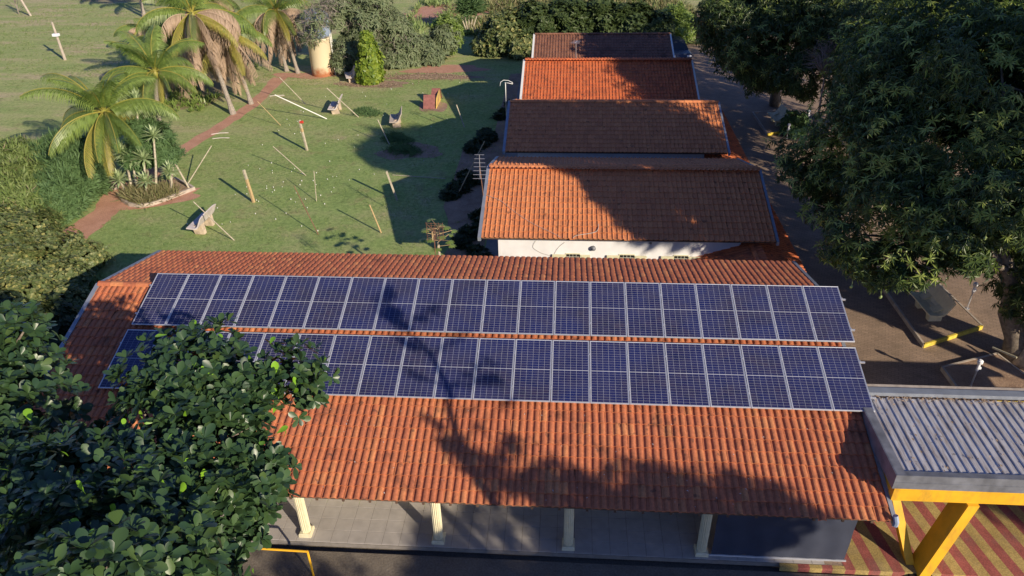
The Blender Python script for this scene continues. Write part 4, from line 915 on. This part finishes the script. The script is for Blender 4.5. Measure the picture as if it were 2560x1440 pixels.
post('wooden_stick','short thin upright white stick on the open lawn',(.16,17.95,G),(.2,18.2,-1.5),.02,M_POST,'stick')
post('wooden_stick','grey leaning pole crossing above the dirt path end',(-5.08,32.94,G),(-6.5,32.9,-1.2),.03,M_POST,'pole')
post('wooden_stick','thin tan stick leaning beside the dirt path',(-5.33,28.74,G),(-6.45,28.6,-1.42),.02,M_POSTY,'stick')
post('wooden_stick','long thin dark red stick leaning over the open lawn',(1.28,14.48,G),(.25,15.3,-1.0),.022,M_RUST,'stick')
post('wooden_stick','long pale green pole leaning from the planter corner',(-7.2,19.35,G),(-6.25,21.3,-1.45),.028,M_POST,'pole')
post('wooden_stick','thick grey pole leaning over the far pale bench',(-.79,30.32,G),(-2.5,30.1,-1.05),.034,M_POST,'pole')
post('wooden_stick','pale pole leaning across the nearest bench on the lawn',(-2.38,13.8,G),(-3.85,13.9,-1.15),.026,M_POST,'pole')
post('wooden_stick','grey upright stake at the edge of the tree shadow',(2.2,25.6,G),(1.6,25.9,-1.6),.03,M_POST,'stake')
post('wooden_stick','short pale stake between the red seat and the houses',(6.2,28.6,G),(5.75,28.9,-1.7),.035,M_POST,'stake')
post('wooden_stick','grey post leaning at the planter kerb',(-6.9,19.2,G),(-7.5,19.4,-1.3),.05,M_POST,'post')
post('wooden_stick','pale fallen stick in the house shadow on the lawn',(3.3,21.2,G+.03),(6.2,20.6,G+.12),.022,M_POST,'stick')
post('bamboo_pole','long yellowish pole leaning in the shaded strip beside the houses',(7.0,18.2,G),(8.1,22.6,-1.6),.03,M_POSTY,'pole')
for i,(x,y,a) in enumerate(((-8.6,27.2,.3),(-8.2,26.4,.15),(-7.6,34.6,.2))):
    mb=MB(); mb.tube([(-.5,0,.03),(0,.03,.05),(.5,0,.03)],.025,6); o=mb.build('fallen_branch',M_CONCL); o.location=(x,y,G); o.rotation_euler=(0,0,a)
    tag(o,['pale branch piece lying on the red path','short pale stick lying across the red path','long pale branch on the path near the white pipe'][i],'branch')
def bench(label,loc,rz,mat,foot,L=1.45,cat='bench',group=None,tilt=0):
    e=empty('concrete_bench',loc,rz,label,cat,group); e.rotation_euler=(tilt,0,rz)
    # section in local YZ: seat goes to -Y (front), back rises at +Y
    prof=[(-.46,.40),(-.45,.45),(-.10,.42),(.02,.46),(.10,.55),(.30,.98),(.345,.96),(.15,.50),(.05,.39),(-.08,.36)]
    mb=MB(); n=len(prof); S=10
    for s in range(S+1):
        x=-L/2+L*s/S; q=1-.10*(abs(s/S-.5)*2)**4
        for (y,z) in prof: mb.v.append((x,y,.40+(z-.40)*(q if z>.6 else 1)))
    for s in range(S):
        for j in range(n): mb.f.append((s*n+j,s*n+(j+1)%n,(s+1)*n+(j+1)%n,(s+1)*n+j)); mb.mi.append(0)
    mb.f+=[tuple(reversed(range(n))),tuple(S*n+j for j in range(n))]; mb.mi+=[0,0]
    mb.build('seat_and_back',mat,e)
    for x in (-.42,.42):
        f=MB(); f.add([(x-.10,-.26,-.02),(x+.10,-.26,-.02),(x+.10,.20,-.02),(x-.10,.20,-.02),(x-.16,-.30,.40),(x+.16,-.30,.40),(x+.16,.14,.58),(x-.16,.14,.58)],[(3,2,1,0),(4,5,6,7),(0,1,5,4),(1,2,6,5),(2,3,7,6),(3,0,4,7)]); f.build('foot',foot,e)
    return e
M_STAIN=plain('stained_concrete',(.50,.40,.30),.85,0,.3,4)
bench('pale concrete bench nearest the tiled roof on the lawn, a pole leaning across it',(-4.15,14.85,G),R(-92),M_CONCL,M_STAIN,1.6)
bench('pale concrete bench on the far lawn beside the leaning grey pole',(-2.45,31.4,G),R(-84),M_CONCL,M_STAIN,1.6)
bench('grey concrete bench in the tree shadow on the lawn',(2.0,29.0,G),R(-80),M_CONC,M_STAIN,1.5)
bench('concrete bench in deep shade beside the vine-covered stump',(-3.25,38.3,G),R(-70),M_CONCL,M_STAIN,1.5)
bench('cream edged concrete bench on the raised kerbed platform under the mango tree',(25.78,8.85,G+.15),R(-86),M_CREAM,M_CREAM,1.6)
bench('smaller looking cream bench on the platform farther up the courtyard',(25.0,29.1,G+.15),R(-86),M_CREAM,M_CREAM,1.6)
# red painted slanted seat
hs=empty('slanted_seat',(3.45,33.0,G),0,'reddish painted concrete slide block with a yellow inside on the lawn','play block')
def slab(x0,x1,p0,p1,t,mat,name):
    (y0,z0),(y1,z1)=p0,p1; d=Vector((0,y1-y0,z1-z0)).normalized(); nn=Vector((0,-d.z,d.y))*t; mb=MB(); vs=[]
    for x in (x0,x1):
        for (y,z) in ((y0,z0),(y1,z1)): vs+=[Vector((x,y,z)),Vector((x,y,z))+nn]
    mb.add(vs,[(0,2,3,1),(4,5,7,6),(0,1,5,4),(2,6,7,3),(0,4,6,2),(1,3,7,5)]); return mb.build(name,mat,hs)
slab(-.36,.40,(-1.05,0),(-.55,.78),.06,M_RUSTB,'front_slab'); slab(-.02,.52,(-.50,.10),(.75,.80),.05,M_RUSTB,'chute'); slab(-.02,.52,(1.35,0),(.85,.80),.05,M_RUSTB,'rear_slab')
mb=MB(); mb.add([(.46,-1.0,0),(.50,-1.0,0),(.50,.9,0),(.46,.9,0),(.46,-.62,.62),(.50,-.62,.62),(.50,.75,.80),(.46,.75,.80)],[(0,1,5,4),(1,2,6,5),(2,3,7,6),(3,0,4,7),(4,5,6,7)]); mb.build('side_panel',M_YELIN,hs)
mb=MB(); mb.box(-.02,.46,-.30,.55,.12,.30); mb.build('inner_step',M_YELIN,hs)
# ---- courtyard platforms, kerbs and garden lamps
def platform(label,poly,h,cat='platform',soil=None):
    e=empty('kerbed_platform',(0,0,0),0,label,cat); mb=MB(); n=len(poly)
    mb.add([(x,y,G) for x,y in poly]+[(x,y,G+h) for x,y in poly],[tuple(range(n,2*n))]+[(i,(i+1)%n,n+(i+1)%n,n+i) for i in range(n)]); mb.build('slab',soil or M_COURT,e)
    for i in range(n):
        a=Vector((*poly[i],0));b=Vector((*poly[(i+1)%n],0)); d=(b-a).normalized(); nn=Vector((-d.y,d.x,0))
        mb=MB(); mb.add([a-nn*.02,b-nn*.02,b+nn*.05,a+nn*.05],[(0,1,2,3)]); vs=[Vector(v) for v in mb.v]; mb=MB()
        mb.add([v+Vector((0,0,G)) for v in vs]+[v+Vector((0,0,G+h+.012)) for v in vs],[(0,3,2,1),(4,5,6,7)]+[(k,(k+1)%4,4+(k+1)%4,4+k) for k in range(4)]); mb.build('kerb',M_KERBY if i==0 else M_CONC,e)
    return e
platform('raised paved platform with yellow kerb carrying the nearer courtyard bench',[(24.86,6.88),(27.36,8.11),(26.9,12.0),(24.75,11.6)],.15)
platform('raised platform with yellow kerb carrying the farther courtyard bench',[(24.03,27.4),(26.2,28.4),(26.0,31.6),(23.95,31.2)],.15)
platform('shaded yellow kerbed bed beside the bare pale trunk',[(25.0,4.30),(27.9,3.9),(27.1,6.5),(24.96,5.66)],.15,'planting bed',M_SOIL)
arc([(26.2+1.0*math.cos(t),4.1+.9*math.sin(t)) for t in np.linspace(0,2*math.pi,25)],.14,.12,G,M_CONC,'tree_ring_kerb',None)
tag(bpy.data.objects['tree_ring_kerb'],'round shaded kerb ring behind the metal canopy','kerb')
def lamp(label,x,y,h=1.15):
    e=empty('garden_lamp',(x,y,G),0,label,'garden lamp','white bollard lamps in the courtyard')
    MB().tube([(0,0,0),(0,0,.03)],.09,10).build('base',M_GALV,e); MB().tube([(0,0,.03),(0,0,h-.42)],.028,8).build('pole',M_GALV,e)
    MB().tube([(0,0,h-.42),(0,0,h-.16)],[.045,.045],10).build('body',M_LAMPW,e); mb=MB(); mb.tube([(0,0,h-.16),(0,0,h-.12),(0,0,h-.04),(0,0,h)],[.05,.085,.085,.04],12); mb.build('lamp_head',M_LAMPW,e)
    MB().box(.04,.09,-.03,.03,h-.36,h-.28).build('bracket',M_LAMPW,e)
lamp('white lamp on the platform beside the nearer bench, lit by the sun',27.42,9.43); lamp('white lamp in deep shade behind the metal canopy',25.36,4.55,1.3); lamp('small white lamp near the farther courtyard bench',25.05,27.0,.9); lamp('white lamp half hidden behind the shrub up the courtyard',26.6,28.8,1.1)
# bare pale trunk at right edge
bt=empty('pale_trunk',(28.05,6.2,G),0,'thick pale fissured trunk at the right edge of the courtyard','tree trunk'); MB().tube([(0,0,-.02),(.05,0,.5),(.2,.1,1.5),(.3,.2,3.4)],[.62,.42,.36,.3],14).build('bark',plain('pale_fissured_bark',(.42,.36,.30),.9,0,.5,6,bumpy=.6),bt,smooth=True)
o=MB().tube([(26.95,6.6,G+.30),(27.35,5.9,G+.42)],.035,6).build('leaning_board',M_CREAM); tag(o,'pale leaning stick in the dark beside the thick trunk','stick')
# twiggy bare shrubs among mango crowns
def twigs(label,c,r,seed):
    rs=random.Random(seed); e=empty('bare_twigs',(0,0,0),0,label,'bare branches'); mb=MB(); c=Vector(c)
    for i in range(70):
        d=Vector((rs.gauss(0,1),rs.gauss(0,1),abs(rs.gauss(0,.9)))).normalized()*r*rs.uniform(.5,1); m=c+d*.5+Vector((rs.uniform(-.15,.15),rs.uniform(-.15,.15),.1)); mb.tube([c+Vector((0,0,-.6)),m,c+d],[.03,.014,.004],4,caps=False)
        for k in range(3): q=m.lerp(c+d,rs.random()); f=q+Vector((rs.gauss(0,1),rs.gauss(0,1),rs.gauss(.4,.7))).normalized()*r*.35; mb.tube([q,f],[.009,.003],3,caps=False)
    mb.tube([(c.x+.3,c.y+.5,G),c+Vector((0,0,-.6))],[.08,.04],6); mb.build('branches',M_TWIG,e)
twigs('greyish purple leafless branches between the two dark mango crowns',(25.2,23.2,2.2),1.5,3); twigs('small leafless spray of branches near the top right',(26.6,21.0,4.6),1.2,4)
# ---------------------------------------------------------------- water tank
wt=empty('water_tower',(-5.83,39.9,G),0,'blue-grey water tank on a thick rust stained cream column','water tower')
MB().tube([(0,0,0),(0,0,.02),(0,0,2.6),(0,0,2.7)],[.85,.85,.83,.9],28).build('column',M_TANKC,wt,smooth=True)
MB().tube([(0,0,2.7),(0,0,2.75),(0,0,3.0),(0,0,4.3),(0,0,4.6),(0,0,4.7)],[.55,.85,1.0,1.02,.7,.2],28).build('tank',M_TANKB,wt,smooth=True)
mb=MB(); mb.tube([(.95,-.2,0),(.95,-.2,4.2)],.035,6); mb.tube([(.95,.1,0),(.95,.1,4.2)],.035,6)
for i in range(13): mb.tube([(.95,-.2,.3+i*.3),(.95,.1,.3+i*.3)],.015,4)
mb.build('ladder',M_WHITEP,wt)
# ---------------------------------------------------------------- antennas, pole lamp, car
def yagi(name,label,foot,top,boom_dir,els,L,mat,r=.018):
    e=empty(name,foot,0,label,'antenna'); T=Vector(top)-Vector(foot); MB().tube([(0,0,0),T],r,6).build('mast',mat,e)
    d=Vector(boom_dir).normalized(); s=d.cross(Vector((0,0,1))).normalized(); mb=MB(); mb.tube([T-d*L/2,T+d*L/2],.014,5)
    for i in range(els): q=T-d*L/2+d*L*i/(els-1); w_=.28*(1-.4*i/els); mb.tube([q-s*w_,q+s*w_],.009,4)
    mb.build('dipoles',M_GALV,e); return e,T
ea=empty('tv_antenna',(9.2,29.0,G),0,'tall mast with curved white loop antenna left of the houses','antenna')
MB().tube([(0,0,0),(.02,0,1.6),(0,0,3.1)],.025,6).build('mast',M_GALV,ea)
ea.location=(9.12,24.6,G); 
mb=MB(); mb.tube([(-.30,0,3.75),(-.26,.05,3.95),(-.1,.06,4.05),(.15,.06,4.03),(.38,0,3.93),(.40,-.06,3.88),(.15,-.03,3.92),(-.06,0,3.93)],.018,6); mb.tube([(0,0,3.0),(0,0,3.95)],.025,6); mb.build('loop',M_WHITEP,ea,smooth=True)
e,T=yagi('tv_antenna','antenna on a thin mast above the orange ridge of the third house',(12.9,29.9,.72),(12.87,29.9,1.75),(.3,1,.0),5,.6,M_GALV)
e,T=yagi('tv_antenna','slim vertical antenna leaning at the left gable of the first house',(9.22,11.9,.1),(9.12,11.9,1.45),(0,.1,1),7,.95,M_RUST)
# grid antenna on the main roof rear slope
ga=empty('grid_antenna',(8.2,6.4,.30),0,'rusty square grid antenna standing on the rear tiles above the leafy plant','antenna')
MB().tube([(0,0,0),(.02,0,1.35)],.016,6).build('mast',M_RUST,ga)
mb=MB(); 
for i in range(9): z=.85+i*.075; mb.tube([(-.24,.12,z),(.30,.12,z-.03)],.006,4)
for x in (-.24,-.08,.04,.17,.30): mb.tube([(x,.12,.80),(x,.12,1.47)],.008,4)
mb.tube([(-.22,.1,1.42),(.02,0,1.25)],.008,4); mb.build('grid',M_RUST,ga)
mb=MB(); mb.tube([(0,-.25,1.05),(0,.12,1.1)],.012,5); mb.tube([(-.14,-.2,1.25),(.1,-.2,1.2)],.01,4); mb.tube([(0,-.2,1.0),(0,-.2,1.3)],.02,5); mb.build('feed',M_POSTY,ga)
# papaya-like plant rising behind the roof
pp=empty('papaya_plant',(7.9,8.6,G),0,'small papaya plant with fingered pale green leaves behind the antenna','plant')
MB().tube([(0,0,0),(.02,0,1.6),(0,.0,2.9)],[.07,.06,.04],7).build('stem',M_POST,pp)
rs=random.Random(5)
for i in range(15):
    a=i*2.4; ln_=rs.uniform(.25,.55); z0=2.75+i*.06; d=Vector((math.cos(a),math.sin(a),.15)); c0=Vector((0,0,z0)); c1=c0+d*ln_
    mb=MB(); mb.tube([c0,c1],.010,4,mi=1,caps=False)
    for k in range(7):
        b=a+(k-3)*.55; l=.24*(1-.08*abs(k-3)); w_=.05; dd=Vector((math.cos(b),math.sin(b),-.25)); ss=Vector((-math.sin(b),math.cos(b),0)); mb.add([c1,c1+dd*l*.6-ss*w_,c1+dd*l,c1+dd*l*.6+ss*w_],[(0,1,2,3)])
    mb.build('leaf',[M_PALM,M_POSTY],pp)
# lamp post in the pasture
lp=empty('lamp_post',(-28.6,43.95,G),0,'leaning concrete post with a white floodlight in the pasture','lamp post')
MB().tube([(0,0,0),(-.05,0,3.0)],[.12,.08],8).build('post',M_CONC,lp); mb=MB(); mb.bbox(-.24,.20,-.25,.1,1.92,2.12,.03); mb.build('floodlight',M_LAMPW,lp)
post('wooden_post','slim pale pole at the top left corner of the pasture',(-42.33,60.6,G),(-43.3,60.6,.4),.11,M_CONC,'pole')
sb=empty('bare_sapling',(-44.2,61.5,G),0,'small leafless sapling at the top left corner','sapling'); mb=MB()
for i in range(12): a=i*.9; mb.tube([(0,0,.3+.12*i),(math.cos(a)*1.2,math.sin(a)*1.0,1.0+.15*i)],[.03,.008],4)
mb.tube([(0,0,0),(0,0,2)],.05,5); mb.build('branches',M_TWIG,sb)
# pole lying/house wires between antenna masts omitted; car beyond the farthest house
car=empty('parked_car',(20.55,44.2,G),R(8),'dark blue car parked at the right of the farthest house','car')
sec=[(-2.1,.45,.62,.80),(-1.95,.35,.85,.86),(-1.2,.30,.92,.88),(-.6,.30,.95,.88),(.9,.30,.98,.88),(1.7,.32,.95,.86),(2.05,.42,.80,.80)]
mb=MB(); n=8
for (y,z0,z1,w_) in sec:
    for (a,b) in ((-1,0),(-1,.5),(-.97,.9),(-.85,1),(.85,1),(.97,.9),(1,.5),(1,0)): mb.v.append((a*w_,y,z0+(z1-z0)*b))
for i in range(len(sec)-1):
    for j in range(n): mb.f.append((i*n+j,i*n+(j+1)%n,(i+1)*n+(j+1)%n,(i+1)*n+j)); mb.mi.append(0)
mb.f+=[tuple(reversed(range(n))),tuple((len(sec)-1)*n+j for j in range(n))]; mb.mi+=[0,0]; mb.build('body',M_CAR,car,smooth=False)
mb=MB(); mb.add([(-.80,-1.15,.93),(.80,-1.15,.93),(.82,1.45,.97),(-.82,1.45,.97),(-.62,-.45,1.42),(.62,-.45,1.42),(.62,.85,1.44),(-.62,.85,1.44)],[(0,1,5,4),(1,2,6,5),(2,3,7,6),(3,0,4,7)]); mb.build('windows',M_GLASS,car)
mb=MB(); mb.bbox(-.63,.63,-.46,.86,1.415,1.47,.02); mb.build('car_roof',M_CAR,car)
for x in (-.82,.82):
    for y in (-1.3,1.35):
        o=MB().tube([(x-.1,y,.33),(x+.1,y,.33)],.33,16).build('wheel',M_RUB,car); MB().tube([(x-.11,y,.33),(x+.11,y,.33)],.18,12).build('rim',M_GALV,o)
for x in (-.62,.62): MB().box(x-.16,x+.16,-2.12,-2.0,.62,.74).build('headlight',M_LAMPW,car)
# ---------------------------------------------------------------- ground cover
def tufts(name,n,xr,yr,size,mat,seed,keep=None,label='short uneven grass growing over the lawn'):
    r_=np.random.default_rng(seed); P=np.stack([r_.uniform(*xr,n),r_.uniform(*yr,n),np.full(n,G+.002)],1)
    if keep is not None: P=P[keep(P)]
    g=np.array([mn.noise(Vector((p*.35).tolist()))+.5*mn.noise(Vector((p*1.3).tolist())) for p in P]); P=P[g>-.12]
    D=np.tile([0,0,1.],(len(P),1)); A,T=rosettes(P,D,4,.75,size,.8,seed,.3); V,F=leaf_lance(.09,.1); VV,FF=inst(V,F,A,T); return np_mesh(name,VV,FF,mat,None,kind='stuff',label=label,cat='grass')
onl=lambda P:(P[:,0]>-10+0*P[:,1])|(P[:,0]<-11.2)
def offpath(P):
    xc=np.interp(P[:,1],[13,18.4,24.2,32.5,39],[-9.8,-10.3,-9.85,-8.6,-8.8]); return (np.abs(P[:,0]-xc)>.75)&(P[:,0]<8.9)
tufts('lawn_grass',30000,(-12,9),(8.3,40),.07,M_GRASSB,101,offpath)
tufts('pasture_grass',14000,(-45,-8),(34,80),.16,M_GRASSB,102,offpath,'patchy pasture grass beyond the palms')
tufts('dry_tall_grass',9000,(3.5,24),(49,75),.75,M_DRYG,103,None,'tall dry grass beyond the farthest house')
tufts('green_tall_grass',7000,(-3,24),(48,78),.6,M_GRASSB,104,None,'rank green grass at the top of the view')
tufts('verge_grass',900,(-15.5,-11.6),(31,42),.40,M_PALM,105,None,'bright green tufts under the rear palms')
# white litter and pebbles on the lawn
mb=MB(); rs=random.Random(9)
for i in range(90):
    a=rs.random()
    if a<.5: x,y=rs.uniform(-4.5,1.5),rs.gauss(19.2,1.5)+rs.uniform(-1,1)
    else: x,y=rs.uniform(-6,5),rs.uniform(15,38)
    s=rs.uniform(.010,.022); mb.box(x-s,x+s,y-s*.7,y+s*.7,G+.02,G+.05+s)
tag(mb.build('flower_litter',M_WHITEP),'tiny white fallen petals scattered over the lawn','litter',kind='stuff')
mb=MB()
for i in range(900):
    x=rs.gauss(1.8,1.9); y=39.2+rs.gauss(0,.45); s=rs.uniform(.03,.09); t=rs.random()*6.28
    mb.add([(x+s*math.cos(t),y+s*math.sin(t),G+.03),(x-s*math.sin(t),y+s*math.cos(t),G+.05),(x-s*math.cos(t),y-s*math.sin(t),G+.03),(x+s*math.sin(t),y-s*math.cos(t),G+.06)],[(0,1,2,3)])
for i in range(500):
    x=rs.gauss(-1.4,1.3); y=37.2+rs.gauss(0,.35); s=rs.uniform(.03,.09); t=rs.random()*6.28
    mb.add([(x+s*math.cos(t),y+s*math.sin(t),G+.03),(x-s*math.sin(t),y+s*math.cos(t),G+.05),(x-s*math.cos(t),y-s*math.sin(t),G+.03),(x+s*math.sin(t),y-s*math.cos(t),G+.06)],[(0,1,2,3)])
tag(mb.build('dry_leaf_litter',M_PALMD),'dry fallen leaves round the stump and the reddish mound','leaf litter',kind='stuff')
# bits of dead leaf lying on the tiles
mb=MB()
for i in range(120):
    x=rs.uniform(5.5,19.5); y=rs.uniform(-2.5,-.15); z=zr_main-(3.75-y)*TP+.05+rs.uniform(0,.02); s=rs.uniform(.015,.04); t=rs.random()*6.28
    mb.add([(x+s*math.cos(t),y+s*math.sin(t),z),(x-.3*s*math.sin(t),y+.3*s*math.cos(t),z+.015),(x-s*math.cos(t),y-s*math.sin(t),z),(x+.3*s*math.sin(t),y-.3*s*math.cos(t),z+.01)],[(0,1,2,3)])
tag(mb.build('fallen_leaves',M_CONCL),'small pale dead leaves lying on the main tiled roof','leaf litter',kind='stuff')

# ---------------------------------------------------------------- put every group Empty at the base of its thing
bpy.context.view_layer.update()
kids={}
for o in scene.objects:
    if o.parent is not None: kids.setdefault(o.parent.name,[]).append(o)
def allk(o):
    for c in kids.get(o.name,[]):
        yield c
        yield from allk(c)
for o in [q for q in scene.objects if q.type=='EMPTY' and q.parent is None and q.location.length<1e-6 and not q.name.startswith('solar_panel')]:
    lo=[1e9]*3;hi=[-1e9]*3
    for c in allk(o):
        if c.type!='MESH': continue
        for cr in c.bound_box:
            p=c.matrix_world@Vector(cr)
            for k in range(3): lo[k]=min(lo[k],p[k]);hi[k]=max(hi[k],p[k])
    tr=[c for c in kids.get(o.name,[]) if c.name.startswith('trunk')]
    d=Vector(((lo[0]+hi[0])/2,(lo[1]+hi[1])/2,lo[2]))
    if tr:
        bb_=[tr[0].matrix_world@v.co for v in tr[0].data.vertices]; zz=min(v.z for v in bb_); bs=[v for v in bb_ if v.z<zz+.3]; d=sum(bs,Vector())/len(bs)
    o.location=d
    for c in kids.get(o.name,[]): c.location=c.location-d
